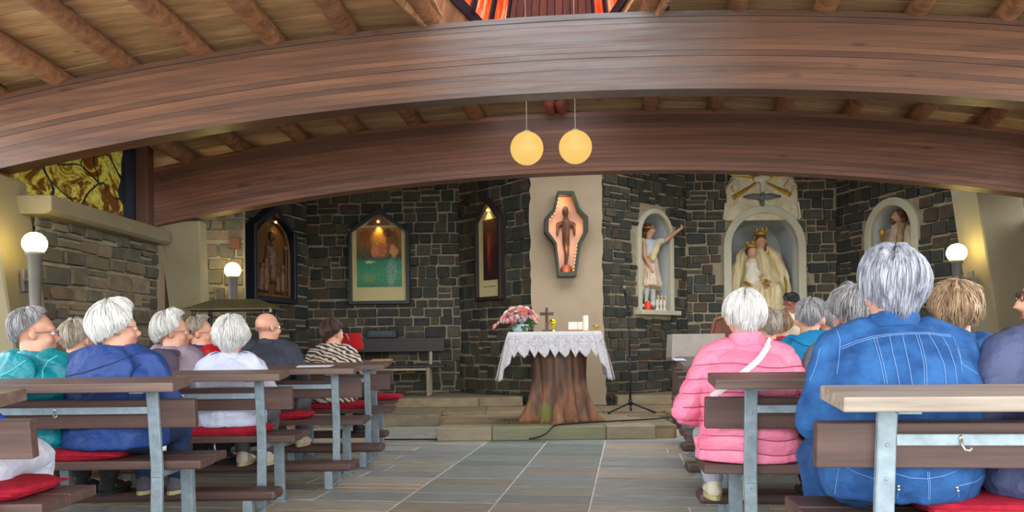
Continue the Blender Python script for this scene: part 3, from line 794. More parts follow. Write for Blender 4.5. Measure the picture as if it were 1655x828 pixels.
skin('base', g, m_pale, ang, .014, 2)
for i in range(3):
    v = W3.place(empty('altar_figure', label=('small pale carved ornament at the right foot of the angel statue', 'pale scrolled ornament beside the angel statue, middle one', 'small pale carved ornament nearest the sill end of the angel niche')[i], cat='ornament'), ANG[0] + .03 + .085 * i, ANG[2] + .0, .02)
    g = G(); g.lathe([(.034, 0), (.036, .03), (.016, .05), (.022, .09), (.03, .13), (.02, .17), (.004, .19)], 10); g.tube([(0, 0, .12), (.04, 0, .19), (.02, 0, .24)], .012, 6); g.build('scroll', m_pale, v, smooth=True)
    g = G(); g.ell((-.01, -.01, .205), .02); g.build('finial', m_gold, v, smooth=True)
cd = W3.place(empty('votive_candle', label='red glass votive candle low in the angel niche on its left', cat='candle'), ANG[0] - .155, ANG[2] + .0, -.01)
g = G(); g.lathe([(.03, 0), (.042, .02), (.045, .12), (.04, .13)], 14); g.build('glass', emit('red_glow', C(216, 52, 30), .5), cd, smooth=True)
g = G(); g.lathe([(.034, .128), (.034, .15), (.006, .155)], 12); g.build('lid', m_gold, cd, smooth=True)
pl = W3.place(empty('green_plant', label='dark green leafy sprig behind the red candle in the angel niche', cat='plant'), ANG[0] - .17, ANG[2], -.10)
for i in range(9):
    a = R.uniform(0, 2 * PI); h = R.uniform(.16, .36); g = G()
    tip = Vector((.05 * math.cos(a), .04 * math.sin(a), h)); w_ = Vector((-math.sin(a), math.cos(a), .2)) * .02
    g.add([(0, 0, 0), tip * .55 + w_, tip, tip * .55 - w_], [(0, 1, 2, 3)]); ob = g.build('leaf', mat('leaf_dark', C(38, 62, 36), C(58, 86, 46), .5), pl); ob.modifiers.new('s', 'SOLIDIFY').thickness = .003

# ---------------------------------------------- Madonna and child
mad = W4.place(empty('madonna_statue', label='seated crowned statue of a mother and child in the large arched white niche', cat='statue'), MAD[0] - .03, 1.27, -.20)
MS = 1.22; mad.scale = (MS,) * 3; mad.location.z = W4.px(1228, 366)[1] - 1.335 * MS
# the figure sits about 1.35 m tall from the plinth; z measured from the niche floor
z0_ = 0.0
def el(g, c, r, rot=None): g.ell(Vector(c), r, 16, 11, rot=rot)
g = G()
rs = []
for z, rx, ry, yc in ((0, .33, .26, -.04), (.2, .31, .27, -.05), (.38, .30, .26, -.06), (.48, .28, .22, -.03), (.58, .25, .18, .02), (.76, .23, .15, .04), (.92, .21, .135, .05), (1.0, .15, .10, .05), (1.06, .07, .07, .04)):
    rs.append([Vector((rx * math.cos(2 * PI * j / 24) + .02, ry * math.sin(2 * PI * j / 24) + yc, z)) for j in range(24)])
g.rings(rs)
for sx in (-1, 1): g.capsule((.13 * sx + .02, .05, .47), (.12 * sx + .02, -.24, .45), .13, .115); g.capsule((.12 * sx + .02, -.25, .43), (.13 * sx + .02, -.22, .05), .11, .115)
skin('robe', g, m_cream, mad, .015, 3, folds(.028, 17, .4, 1, .35))
g = G()
for sx in (-1, 1):
    g.capsule((.06 * sx + .03, .05, 1.08), (.21 * sx + .02, .05, .95), .07, .085); g.capsule((.21 * sx + .02, .05, .95), (.30 * sx + .02, .02, .66), .085, .10); g.capsule((.30 * sx + .02, .02, .66), (.36 * sx + .02, -.02, .34), .09, .07); g.capsule((.36 * sx + .02, -.02, .34), (.34 * sx + .02, -.02, .03), .07, .06)
g.capsule((.25, .0, .62), (.12, -.19, .57), .065, .05)
skin('mantle', g, m_cream, mad, .014, 3, folds(.02, 16, 1.4, 1, .35))
g = G(); el(g, (.04, .0, 1.155), (.068, .078, .092)); el(g, (.03, -.075, 1.15), (.012, .02, .02)); g.capsule((.03, .02, 1.0), (.04, .01, 1.1), .05, .05); 
skin('face', g, m_flesh, mad, .010, 3)
g = G(); g.capsule((.1, -.2, .58), (-.02, -.25, .60), .028, .02); g.capsule((-.02, -.25, .60), (-.07, -.255, .61), .012, .008); g.capsule((-.02, -.25, .59), (-.07, -.26, .585), .012, .008); skin('hand', g, m_flesh, mad, .008, 2)
g = G(); el(g, (.045, .035, 1.17), (.088, .085, .10)); g.capsule((.11, .03, 1.12), (.125, .035, .98), .035, .05); g.capsule((-.02, .04, 1.12), (-.04, .04, 1.0), .035, .05)
skin('veil', g, m_cream, mad, .011, 3, folds(.008, 24))
g = G(); el(g, (.042, .012, 1.185), (.078, .08, .085)); g.capsule((.098, -.02, 1.14), (.10, -.01, 1.04), .016, .02); g.capsule((-.022, -.02, 1.14), (-.022, -.01, 1.04), .016, .02); skin('hair', g, m_hairb, mad, .010, 2)
g = G(); g.lathe([(.078, 1.235), (.085, 1.27), (.075, 1.275), (.066, 1.24)], 16, (.04, .0, 0))
for i in range(8):
    a = 2 * PI * i / 8; g.ell((.04 + .088 * math.cos(a), .088 * math.sin(a), 1.31), (.014, .014, .038), 6, 5)
g.build('crown', m_gold, mad, smooth=True)
# the child on her knee
g = G(); g.capsule((-.12, -.14, .56), (-.11, -.12, .84), .11, .085); g.capsule((-.17, -.14, .84), (-.06, -.22, .70), .04, .035); g.capsule((-.08, -.25, .54), (-.03, -.30, .36), .06, .04)
skin('child_gown', g, m_pale, mad, .014, 3, folds(.008, 22))
g = G(); el(g, (-.115, -.13, 1.0), (.064, .07, .08)); el(g, (-.10, -.2, .995), (.01, .015, .015)); g.capsule((-.11, -.12, .9), (-.115, -.13, .96), .035, .035); 
skin('child_head', g, m_flesh, mad, .010, 3)
g = G(); g.ell((-.03, -.24, .69), (.03, .022, .022)); g.build('child_hand', m_flesh, mad, smooth=True)
g = G(); g.capsule((-.03, -.3, .36), (-.02, -.33, .31), .03, .022); g.build('child_foot', m_flesh, mad, smooth=True)
g = G(); el(g, (-.13, -.105, 1.02), (.068, .068, .075)); skin('child_hair', g, m_hairb, mad, .012, 2, folds(.005, 50))
g = G(); g.lathe([(.064, 1.055), (.074, 1.10), (.066, 1.10), (.055, 1.06)], 14, (-.118, -.125, 0))
for i in range(7):
    a = 2 * PI * i / 7; g.ell((-.118 + .074 * math.cos(a), -.125 + .074 * math.sin(a), 1.12), (.012, .012, .028), 6, 5)
g.build('child_crown', m_gold, mad, smooth=True)
g = G(); g.tube([(-.24, -.19, .60), (-.14, -.27, .53), (-.02, -.28, .56), (.03, -.24, .62)], .022, 8); g.build('gold_hem', m_gold, mad, smooth=True)
g = G(); g.tube([(.30, -.02, .78), (.34, -.1, .6), (.30, -.2, .45), (.16, -.3, .42)], .014, 6); g.build('gold_hem', m_gold, mad, smooth=True)
g = G(); g.tube([(.125, .0, 1.2), (.135, .0, 1.05), (.14, -.02, .98)], .012, 6); g.build('gold_hem', m_gold, mad, smooth=True)
g = G(); g.box((0.02, .02, -.2), (.72, .44, .4)); g.build('plinth', m_pale, mad, bevel=.02)
orn = W4.place(empty('eagle_ornament', label='dark winged ornament at the foot of the seated mother statue', cat='ornament'), W4.px(1256, 494)[0], W4.px(1256, 500)[1], .0)
orn.location = W4.M @ Vector((W4.px(1256, 494)[0], -.12, W4.px(1256, 500)[1]))
g = G(); g.ell((0, 0, 0), (.035, .03, .05))
for sx in (-1, 1): g.tube([(0, 0, .02), (sx * .08, 0, .035), (sx * .15, 0, .06)], [(.02, .03), (.015, .03), (.004, .012)], 8)
g.build('wings', mat('bronze_dark', C(70, 62, 38), C(52, 46, 30), .5, .4), orn, smooth=True)

# ---------------------------------------------- carved panel with golden rays and dove above the large niche
ul, ur = W4.px(1171, 310)[0], W4.px(1287, 310)[0]; uc = (ul + ur) / 2; hw = (ur - ul) / 2
zb_, zt_ = W4.px(1230, 345)[1], W4.px(1230, 264)[1]
pn = W4.place(empty('ray_relief', label='cream arched relief panel with golden rays and grey dove above the large niche', cat='relief'), uc, 0, -.010)
out = [(-hw, zb_ - .12)] + [(-hw + .02 * math.cos(a), zt_ - .5) for a in (0,)] + [(-hw * math.cos(PI * i / 12), zt_ - .5 + .5 * math.sin(PI * i / 12)) for i in range(13)] + [(hw, zb_ - .12)]
g = G(); g.prism(out, -.075, .04)
m_rel, n_, l_, b_ = new_mat('cream_relief')
f_ = noise_(n_, l_, coords(n_, l_), 7, 4, .6); r_ = ramp(n_, [(.35, C(190, 176, 142)), (.6, C(216, 204, 172))]); l_.new(f_, r_.inputs[0]); l_.new(r_.outputs[0], b_.inputs['Base Color']); b_.inputs['Roughness'].default_value = .8
bump_(n_, l_, b_, f_, .8, .05)
g.build('panel', m_rel, pn, bevel=.02)
zc_ = W4.px(1228, 294)[1]; uo = W4.px(1228, 294)[0] - uc
def wedge(p, q, w0, w1, nm='golden_ray'):
    p, q = Vector((p[0], p[1])), Vector((q[0], q[1])); d = (q - p).normalized(); nn = Vector((-d.y, d.x)); gg = G()
    v = [p + nn * w0, p - nn * w0, q - nn * w1, q + nn * w1]
    gg.add([(a.x, -.075, a.y) for a in v] + [((p * .9 + q * .1).x, -.105, (p * .9 + q * .1).y), ((p * .1 + q * .9).x, -.105, (p * .1 + q * .9).y)], [(0, 1, 4), (1, 2, 5, 4), (2, 3, 5), (3, 0, 4, 5), (0, 3, 2, 1)])
    return gg.build(nm, m_gold, pn)
def wp(x, y): u, z = W4.px(x, y); return (u - uc, z)
for x, y, w1 in ((1182, 322, .045), (1276, 317, .042), (1180, 277, .085), (1272, 278, .08), (1196, 268, .06), (1258, 268, .06)):
    a = wp(1228, 292); e = wp(x, y); wedge((a[0] + (e[0] - a[0]) * .18, a[1] + (e[1] - a[1]) * .18), e, .02, w1)
g = G()
for i in range(2): g.capsule((uo - .09, -.10, zc_ + .02), (uo + .10, -.10, zc_ + .04), .05, .045)
g.capsule((uo, -.1, zc_ + .16), (uo + .01, -.1, zc_ - .16), .05, .03); skin('keystone', g, m_pale, pn, .014, 2)
a = wp(1228, 322); g = G(); g.ell((a[0], -.12, a[1]), (.05, .05, .075)); g.ell((a[0], -.14, a[1] - .09), (.035, .04, .05)); g.ell((a[0], -.15, a[1] + .055), .032)
for sx in (-1, 1): g.tube([(a[0], -.12, a[1] + .01), (a[0] + sx * .14, -.13, a[1] + .025), (a[0] + sx * .30, -.12, a[1] + .02)], [(.03, .05), (.02, .045), (.006, .015)], 10)
g.build('dove', m_greyb, pn, smooth=True)
for sx in (-1, 1):
    g = G(); c_ = (sx * (hw - .12), -.10, zc_ - .02); g.ell(c_, (.055, .05, .065)); g.ell((c_[0] - sx * .02, -.1, c_[2] - .10), (.05, .04, .07))
    for w_ in (-1, 1): g.tube([c_, (c_[0] + w_ * .07, -.1, c_[2] - .05), (c_[0] + w_ * .1, -.09, c_[2] - .13)], [.02, .03, .008], 8)
    skin('cherub', g, mat('cherub_tint', C(206, 176, 148), C(196, 184, 156), .6), pn, .012, 2)
for sx in (-1, 1):     # little volutes where the panel meets the surround
    g = G(); x_ = sx * (hw + .0); g.tube([(x_, -.08, zb_ + .16), (x_ + sx * .012, -.08, zb_ + .02), (x_ + sx * .03, -.08, zb_ - .08), (x_ + sx * .0, -.08, zb_ - .11)], .022, 8); g.build('volute', m_pale, pn, smooth=True)

# ---------------------------------------------- bearded saint
jo = W5.place(empty('saint_statue', label='bearded saint statue in pale robe in the arched niche near the right globe lamp', cat='statue'), JOS[0] + .0, JOS[2] + .05, -.14)
hj = W5.px(1440, 338)[1] - (JOS[2] + .05); s = hj / 1.42
g = G(); rs = []
for z, rx, ry in ((0, .24, .2), (.4, .22, .18), (.75, .2, .155), (.98, .215, .15), (1.10, .20, .13), (1.17, .10, .09)):
    rs.append([S((rx * math.cos(2 * PI * j / 22), ry * math.sin(2 * PI * j / 22), z)) for j in range(22)])
g.rings(rs); cap(g, (.2, 0, 1.06), (.25, -.03, .78), .075, .065); cap(g, (.25, -.03, .78), (.05, -.19, .74), .06, .05); cap(g, (-.2, 0, 1.06), (-.24, -.04, .78), .07, .06); cap(g, (-.24, -.04, .78), (-.1, -.2, .82), .055, .045)
skin('robe', g, mat('painted_robe_rose', C(206, 186, 166), C(178, 156, 136), .55, ns=6), jo, .018 * s, 3, folds(.012, 15))
g = G(); el(g, S((-.02, -.03, 1.29)), (.075 * s, .085 * s, .1 * s)); el(g, S((-.06, -.105, 1.29)), (.018 * s, .02 * s, .022 * s)); cap(g, (0, 0, 1.14), (-.01, -.01, 1.24), .05, .05); 
skin('face', g, m_flesh, jo, .012 * s, 3)
for q_ in ((-.08, -.22, .82), (.04, -.21, .74)): g = G(); g.ell(S(q_), (.038 * s, .03 * s, .03 * s)); g.build('hand', m_flesh, jo, smooth=True)
g = G(); el(g, S((.01, .01, 1.335)), (.09 * s, .092 * s, .08 * s)); el(g, S((-.055, -.085, 1.215)), (.045 * s, .04 * s, .055 * s)); el(g, S((.04, .05, 1.25)), (.06 * s, .05 * s, .08 * s)); skin('hair_and_beard', g, m_hairb, jo, .012 * s, 2, folds(.005, 50))
g = G(); cap(g, (.14, -.1, 1.12), (.10, -.17, .3), .05, .07); g.ell(S((.02, -.16, .55)), (.15 * s, .07 * s, .3 * s)); skin('mantle', g, mat('ochre_cloth', C(186, 156, 104), C(136, 108, 68), .6, ns=16), jo, .014 * s, 3, folds(.016, 18))
g = G(); g.tube([S((-.13, -.2, .25)), S((-.17, -.22, 1.02))], .022 * s, 8); g.ell(S((-.17, -.22, 1.05)), (.05 * s, .04 * s, .07 * s)); g.build('staff', m_gold, jo, smooth=True)

# ---------------------------------------------- pointed picture cases
m_case = mat('case_dark_green', C(32, 44, 44), C(40, 54, 52), .45)
m_case2 = mat('case_brown', C(44, 34, 32), C(54, 42, 38), .5)
m_mat = mat('picture_mount', C(206, 190, 140), C(196, 180, 128), .8)
m_lampw = emit('bulb_warm', C(255, 190, 90), 14.0)
def house(w, zb, zs, zt): return [(-w / 2, zb), (w / 2, zb), (w / 2, zs), (0, zt), (-w / 2, zs)]
def painting(name, blobs, base, w, z0, h, nz=9.0):
    """flat print: soft patches of colour laid out on the sheet, broken up by noise"""
    m, n, l, b = new_mat(name)
    tc = n.new('ShaderNodeTexCoord'); sp = n.new('ShaderNodeSeparateXYZ'); l.new(tc.outputs['Object'], sp.inputs[0])
    f = noise_(n, l, tc.outputs['Object'], nz, 6, .65); f2 = noise_(n, l, tc.outputs['Object'], nz * 2.7, 5, .6)
    x = math_(n, l, 'ADD', math_(n, l, 'DIVIDE', sp.outputs[0], w), math_(n, l, 'MULTIPLY', math_(n, l, 'SUBTRACT', f, .5), .18))
    z = math_(n, l, 'ADD', math_(n, l, 'DIVIDE', math_(n, l, 'SUBTRACT', sp.outputs[2], z0), h), math_(n, l, 'MULTIPLY', math_(n, l, 'SUBTRACT', f2, .5), .14))
    r = ramp(n, base); l.new(z, r.inputs[0]); c = r.outputs[0]
    for (cx, cz, rx, rz, col) in blobs:
        dx = math_(n, l, 'DIVIDE', math_(n, l, 'SUBTRACT', x, cx), rx); dz = math_(n, l, 'DIVIDE', math_(n, l, 'SUBTRACT', z, cz), rz)
        d = math_(n, l, 'ADD', math_(n, l, 'MULTIPLY', dx, dx), math_(n, l, 'MULTIPLY', dz, dz))
        k = n.new('ShaderNodeMapRange'); k.inputs[1].default_value = .45; k.inputs[2].default_value = 1.1; k.inputs[3].default_value = .9; k.inputs[4].default_value = 0; l.new(d, k.inputs[0])
        c = mixc(n, l, k.outputs[0], c, col)
    g_ = ramp(n, [(.3, (.6, .6, .6, 1)), (.7, (1.3, 1.3, 1.3, 1))]); l.new(f2, g_.inputs[0])
    l.new(mixc(n, l, 1, c, g_.outputs[0], 'MULTIPLY'), b.inputs['Base Color']); b.inputs['Roughness'].default_value = .35
    return m
def spot(name, W, u, n_, z, tgt, e, parent=None):
    l = bpy.data.lights.new(name, 'SPOT'); l.energy = e; l.color = (1.0, .66, .28); l.spot_size = math.radians(105); l.spot_blend = .8; l.shadow_soft_size = .02
    o = bpy.data.objects.new(name, l); COL.objects.link(o); p = W.M @ Vector((u, -n_, z)); t = W.M @ Vector((tgt[0], -tgt[1], tgt[2]))
    o.location = p; o.rotation_euler = (t - p).to_track_quat('-Z', 'Y').to_euler(); return o
def case(W, xl, xr, yb, ys, yt, name, label, mframe, t=.055, dep=.13, mm=None):
    u0, zb = W.px(xl, yb); u1, _ = W.px(xr, yb); zs = W.px((xl + xr) / 2, ys)[1]; zt = W.px((xl + xr) / 2, yt)[1]; zb = W.px((xl + xr) / 2, yb)[1]
    w = u1 - u0; root = W.place(empty(name, label=label, cat='picture'), (u0 + u1) / 2)
    g = G(); g.frame(house(w, zb, zs, zt), house(w - 2 * t, zb + t, zs - t * .1, zt - t * 1.7), -dep, .0); g.build('frame', mframe, root, bevel=.006)
    g = G(); g.prism(house(w - 2 * t + .01, zb + t, zs, zt - t * 1.6), -.075, -.055); g.build('mount', mm or m_mat, root)
    return root, w - 2 * t, zb + t, zs, zt - t * 1.7, (u0 + u1) / 2
# frontal picture, left of the pier
rt, w, zb, zs, zt, uc2 = case(W1, 566.5, 664.5, 492.5, 376, 337, 'framed_picture', 'gabled dark case with a green and orange picture facing the pews', m_case)
pw, ph = w * .83, (zs - zb) * .86; pz = zb + (zs - zb) * .20
pm = painting('print_figures', [(-.3, .85, .16, .13, C(150, 84, 50)), (.1, .78, .28, .2, C(216, 150, 60)), (.05, .62, .16, .14, C(190, 108, 66)), (-.1, .6, .10, .12, C(206, 128, 78)), (.30, .74, .17, .22, C(112, 70, 42)), (.2, .9, .10, .09, C(84, 50, 34)), (.32, .60, .1, .12, C(214, 150, 96)), (-.2, .42, .12, .03, C(190, 206, 150)), (.28, .24, .12, .26, C(110, 150, 130)), (-.25, .16, .16, .08, C(112, 140, 66))], [(0, C(28, 112, 74)), (.2, C(46, 146, 98)), (.42, C(40, 132, 96)), (.5, C(62, 70, 48)), (.7, C(126, 92, 50)), (1, C(176, 120, 56))], pw, pz, ph)
g = G(); g.box((0, -.078, pz + ph / 2), (pw, .006, ph)); g.build('print', pm, rt)
g = G(); g.prism([(-w * .22, zs + .105), (w * .22, zs + .105), (0, zt - .005)], -.12, -.03); g.build('lamp_board', mat('lamp_board', C(112, 72, 60), rough=.6), rt)
g = G(); g.ell((0, -.125, zs + .155), .018); g.build('bulb', m_lampw, rt, smooth=True)
spot('picture_spot', W1, uc2, .11, zs + .085, (uc2, .02, zs - .45), 5)
# oblique picture beside the pier
rt, w, zb, zs, zt, uc2 = case(W2, 777, 819, 486, 358, 320, 'framed_picture', 'narrow looking gabled case with a dark red figure picture beside the plaster pier', m_case2)
pw, ph = w * .72, (zs - zb) * .80; pz = zb + (zs - zb) * .22
pm = painting('print_red_figure', [(.05, .55, .22, .42, C(140, 48, 44)), (.05, .88, .10, .08, C(196, 130, 92)), (.0, .60, .07, .22, C(176, 84, 66)), (.15, .35, .10, .25, C(84, 30, 44)), (.05, .9, .2, .16, C(96, 62, 40))], [(0, C(50, 36, 34)), (.5, C(64, 40, 38)), (1, C(104, 76, 52))], pw, pz, ph)
g = G(); g.box((.04, -.078, pz + ph / 2), (pw, .006, ph)); g.build('print', pm, rt)
g = G()
x = -pw * .40
while x < pw * .4:
    d = R.uniform(.02, .06); g.box((x + d / 2, -.076, zb + (zs - zb) * .135), (d, .004, .018)); x += d + .014
tag(g.build('caption', mat('caption_ink', C(126, 116, 84), rough=.8), rt), kind='stuff')
g = G(); g.ell((0, -.10, zt - .10), .016); g.build('bulb', m_lampw, rt, smooth=True)
spot('picture_spot', W2, uc2, .10, zt - .12, (uc2, .02, zs - .35), 3.5)
# dark carved relief in its case on the far left
rt, w, zb, zs, zt, uc2 = case(W0, 393, 463, 489, 372, 333, 'carved_relief', 'dark carved wooden relief in a gabled case above the metal canopy', mat('case_black_blue', C(26, 32, 44), C(34, 40, 52), .4), .07, .20, mat('case_dark_wood', C(52, 36, 24), C(66, 48, 32), .7))  # mount inside this case is dark wood
rt['category'] = 'relief'
mw = wood('relief_wood', C(58, 38, 22), C(120, 82, 44), 2, .1, .5, 0, 1, 18)
h_ = zs - zb
g = G(); g.prism(arch(w - .02, h_ + .12, 10, 0, zb), -.085, -.03); g.build('panel', mw, rt)
g = G(); g.frame(arch(w - .01, h_ + .13, 10, 0, zb), arch(w - .14, h_ + .06, 10, 0, zb + .05), -.14, -.03); g.build('carved_border', mw, rt, bevel=.01)
g = G(); zc_ = zb + h_ * .30
g.capsule((0, -.09, zc_), (0, -.10, zc_ + .42), .10, .075); g.ell((0, -.11, zc_ + .60), (.06, .06, .08)); g.capsule((-.09, -.09, zc_ + .44), (-.13, -.12, zc_ + .2), .035, .03); g.capsule((.09, -.09, zc_ + .44), (.13, -.12, zc_ + .2), .035, .03)
skin('carved_saint', g, mw, rt, .016, 2, folds(.008, 24))
for sx in (-1, 1):
    for k_ in range(2):
        x_ = sx * (.14 + .12 * k_); hh = .34 - .08 * k_; g = G(); g.capsule((x_, -.09, zb + .12), (x_, -.10, zb + .12 + hh), .065, .05); g.ell((x_, -.11, zb + .19 + hh), .045); skin('carved_attendant', g, mw, rt, .016, 2, folds(.008, 26, sx))
for sx in (-1, 1):
    g = G(); g.lathe([(.03, 0), (.03, .03), (.018, .05), (.018, h_ * .62), (.03, h_ * .64), (.034, h_ * .68)], 8, (sx * (w / 2 - .11), -.11, zb + .1)); g.build('colonnette', mw, rt, smooth=True)
g = G(); g.ell((.05, -.15, zt - .12), .016); g.build('bulb', m_lampw, rt, smooth=True)
spot('picture_spot', W0, uc2 + .1, .17, zt - .10, (uc2 + .16, .06, zb + h_ * .6), 3.5)

# ---------------------------------------------- crucifix relic in a coffin-shaped lit shadow box on the pier
kc = empty('crucifix_case', (0, 11.0 - .045, 0), 0, 'cross shaped lit case holding a weathered crucifix figure on the plaster pier', 'crucifix')
def kp(x, y): p = at(x, y, 10.9); return (p.x, p.z)
OUT = [kp(*q) for q in ((901, 449), (930, 449), (937, 398), (949, 377), (949, 353), (936, 340), (926, 312), (900, 312), (893, 340), (879, 356), (879, 377), (895, 397))]
cxm = sum(p[0] for p in OUT) / 12; czm = sum(p[1] for p in OUT) / 12
INN = [(cxm + (x - cxm) * .80, czm + (z - czm) * .90) for x, z in OUT]
g = G(); g.frame(OUT, INN, -.20, 0); g.build('frame', mat('case_olive', C(52, 50, 40), C(40, 62, 44), .4, ns=3), kc, bevel=.006)
m_peach = mat('case_lining_peach', C(236, 186, 158), C(228, 168, 138), .7, ns=3)
g = G(); g.prism([(cxm + (x - cxm) * .82, czm + (z - czm) * .92) for x, z in OUT], -.03, -.005); g.build('lining', m_peach, kc)
mc = mat('corpus_wood', C(72, 44, 30), C(112, 72, 48), .6, ns=10)
g = G()
z_ = lambda y: kp(915, y)[1]
g.capsule((cxm, -.06, z_(395)), (cxm, -.065, z_(362)), .065, .085); g.ell((cxm - .01, -.09, z_(343)), (.06, .06, .08)); g.capsule((cxm, -.06, z_(362)), (cxm, -.07, z_(350)), .04, .04)
for sx in (-1, 1): g.capsule((cxm + sx * .09, -.06, z_(362)), (cxm + sx * .155, -.06, z_(364)), .036, .036); g.capsule((cxm + sx * .155, -.06, z_(364)), (cxm + sx * .165, -.06, z_(380)), .034, .02)
g.capsule((cxm, -.06, z_(395)), (cxm + .01, -.07, z_(412)), .055, .04); g.capsule((cxm + .01, -.07, z_(412)), (cxm - .01, -.06, z_(428)), .038, .028)
skin('corpus', g, mc, kc, .010, 2, lambda co, no: np.c_[cxm + (co[:, :1] - cxm) * .74, co[:, 1:]] + no * 0)
g = G(); g.ell((cxm, -.06, z_(437)), (.085, .05, .085)); g.build('relic_base', mat('relic_base', C(176, 92, 52), C(156, 78, 46), .5), kc, smooth=True)
led = emit('led_warm', C(255, 206, 120), 4.0)
for i in range(len(INN)):
    a, b = Vector(INN[i]), Vector(INN[(i + 1) % 12])
    if i not in (7, 8, 10, 1): continue
    g = G(); nn_ = max(1, int((b - a).length / .05))
    for k_ in range(nn_): p = a.lerp(b, (k_ + .5) / nn_); p = Vector((cxm, czm)) + (p - Vector((cxm, czm))) * .985; g.ell((p.x, -.10, p.y), .0065, 5, 4)
    tag(g.build('light_string', led, kc), kind='stuff')
for (x, y, e) in ((907, 325, 3.2), (915, 404, 1.6), (897, 368, 1.4), (934, 368, 1.4), (915, 440, 1.0)):
    l = bpy.data.lights.new('case_light', 'POINT'); l.energy = e * .35; l.color = (1, .62, .34); l.shadow_soft_size = .03
    o = bpy.data.objects.new('case_light', l); COL.objects.link(o); p = kp(x, y); o.location = (p[0], 10.955 - .15, p[1])

# ---------------------------------------------- globe lamps
m_globe = emit('globe_white', (1.0, .78, .24, 1), 26.0)
m_pend = emit('globe_yellow', C(246, 200, 108), .95); m_pend.node_tree.nodes['Principled BSDF'].inputs['Base Color'].default_value = C(90, 70, 36)
m_arm = mat('lamp_arm_grey', C(116, 112, 104), C(98, 94, 88), .5, .3)
m_wire = mat('wire', C(176, 170, 160), rough=.5)
for (x, y, Y, lab) in ((851.5, 240, 6.35, 'left of two yellow globe lamps hanging before the far beam'), (930, 238, 6.35, 'right of two yellow globe lamps hanging before the far beam')):
    p = at(x, y, Y); o = empty('pendant_lamp', p, 0, lab, 'lamp', 'pendant globes')
    g = G(); g.ell((0, 0, 0), .137, 32, 20); g.build('globe', m_pend, o, smooth=True)
    g = G(); g.tube([(0, 0, .13), (0, 0, 2.4)], .0035, 6); g.build('wire', m_wire, o)
    g = G(); g.lathe([(.03, .128), (.03, .145), (.006, .15)], 12); g.build('cap', m_wire, o, smooth=True)
def wall_lamp(px, py, Y, r, wallpx, lab, dv):
    p = at(px, py, Y); o = empty('wall_lamp', p, 0, lab, 'lamp', 'wall globe lamps')
    g = G(); g.ell((0, 0, 0), r, 24, 14); g.build('globe', m_globe, o, smooth=True)
    g = G(); g.lathe([(.02, -.62), (.03, -.55), (.045, -r - .015), (.058, -r), (.058, -r + .02)], 14); g.build('post', m_arm, o, smooth=True)
    dv = Vector(dv); g = G(); g.tube([(0, 0, -r - .16), Vector((0, 0, -r - .16)) + dv], .018, 8); g.build('arm', m_arm, o)
    e = Vector((0, 0, -r - .16)) + dv; g = G(); g.box(e, (.03, .07, .16)); g.build('wall_plate', m_arm, o, bevel=.004)
wall_lamp(56, 394, 5.22, .077, 0, 'globe lamp on the near left pier beside the tan stone wall', (-.17, .16, 0))
wall_lamp(376, 437, 7.76, .079, 0, 'globe lamp above the metal canopy on the left', (-.05, .20, 0))
wall_lamp(1546, 409, 7.32, .088, 0, 'globe lamp on the right pier behind the brown haired woman', (.17, .06, 0))

# ---------------------------------------------- altar: tree stump, cloth and what stands on it
YA = 8.75; c0 = at(905, 690, YA)
ax = at(904, 680, YA).x
al_o = empty('stump_altar', (ax, YA, .14), 0, 'altar made from a flared reddish tree stump on the platform', 'altar')
m_bark, n_, l_, b_ = new_mat('stump_wood')
f_ = noise_(n_, l_, coords(n_, l_, 'Object', (9, 9, 1.2)), 1.6, 6, .62); f3_ = noise_(n_, l_, coords(n_, l_, 'Object', (3, 3, 1.1)), 1.7, 3, .5)
sp_ = n_.new('ShaderNodeSeparateXYZ'); l_.new(coords(n_, l_), sp_.inputs[0])
r_ = ramp(n_, [(.3, C(66, 44, 34)), (.7, C(116, 80, 58))]); l_.new(f_, r_.inputs[0])
r2_ = ramp(n_, [(.3, C(126, 80, 50)), (.7, C(164, 114, 78))]); l_.new(f_, r2_.inputs[0])
lo_ = math_(n_, l_, 'MULTIPLY', math_(n_, l_, 'SUBTRACT', math_(n_, l_, 'ADD', .40, math_(n_, l_, 'MULTIPLY', math_(n_, l_, 'SUBTRACT', f3_, .5), 1.5)), sp_.outputs[2]), 5.0, True)
c_ = mixc(n_, l_, lo_, r_.outputs[0], r2_.outputs[0])
dk_ = ramp(n_, [(.56, (0, 0, 0, 1)), (.66, (1, 1, 1, 1))]); l_.new(f3_, dk_.inputs[0])
c_ = mixc(n_, l_, math_(n_, l_, 'MULTIPLY', dk_.outputs[0], .6), c_, C(48, 32, 26))
mx_ = math_(n_, l_, 'ADD', sp_.outputs[0], .17); my_ = math_(n_, l_, 'SUBTRACT', sp_.outputs[2], .12)
md_ = math_(n_, l_, 'ADD', math_(n_, l_, 'MULTIPLY', math_(n_, l_, 'MULTIPLY', mx_, mx_), 200.0), math_(n_, l_, 'MULTIPLY', math_(n_, l_, 'MULTIPLY', my_, my_), 60.0))
c_ = mixc(n_, l_, math_(n_, l_, 'MULTIPLY', math_(n_, l_, 'SUBTRACT', 1.3, math_(n_, l_, 'ADD', md_, math_(n_, l_, 'MULTIPLY', f_, .6))), 1.3, True), c_, C(120, 128, 44))
l_.new(c_, b_.inputs['Base Color']); b_.inputs['Roughness'].default_value = .55; bump_(n_, l_, b_, f_, .5, .02)
g = G(); rs = []; nf = 96
lob = [(-2.62, .14, .20), (-1.66, .20, .24), (-.42, .15, .2), (-2.1, .09, .16), (-1.15, .08, .16), (.5, .15, .3), (1.6, .18, .3), (2.6, .16, .3), (-.8, .10, .15)]
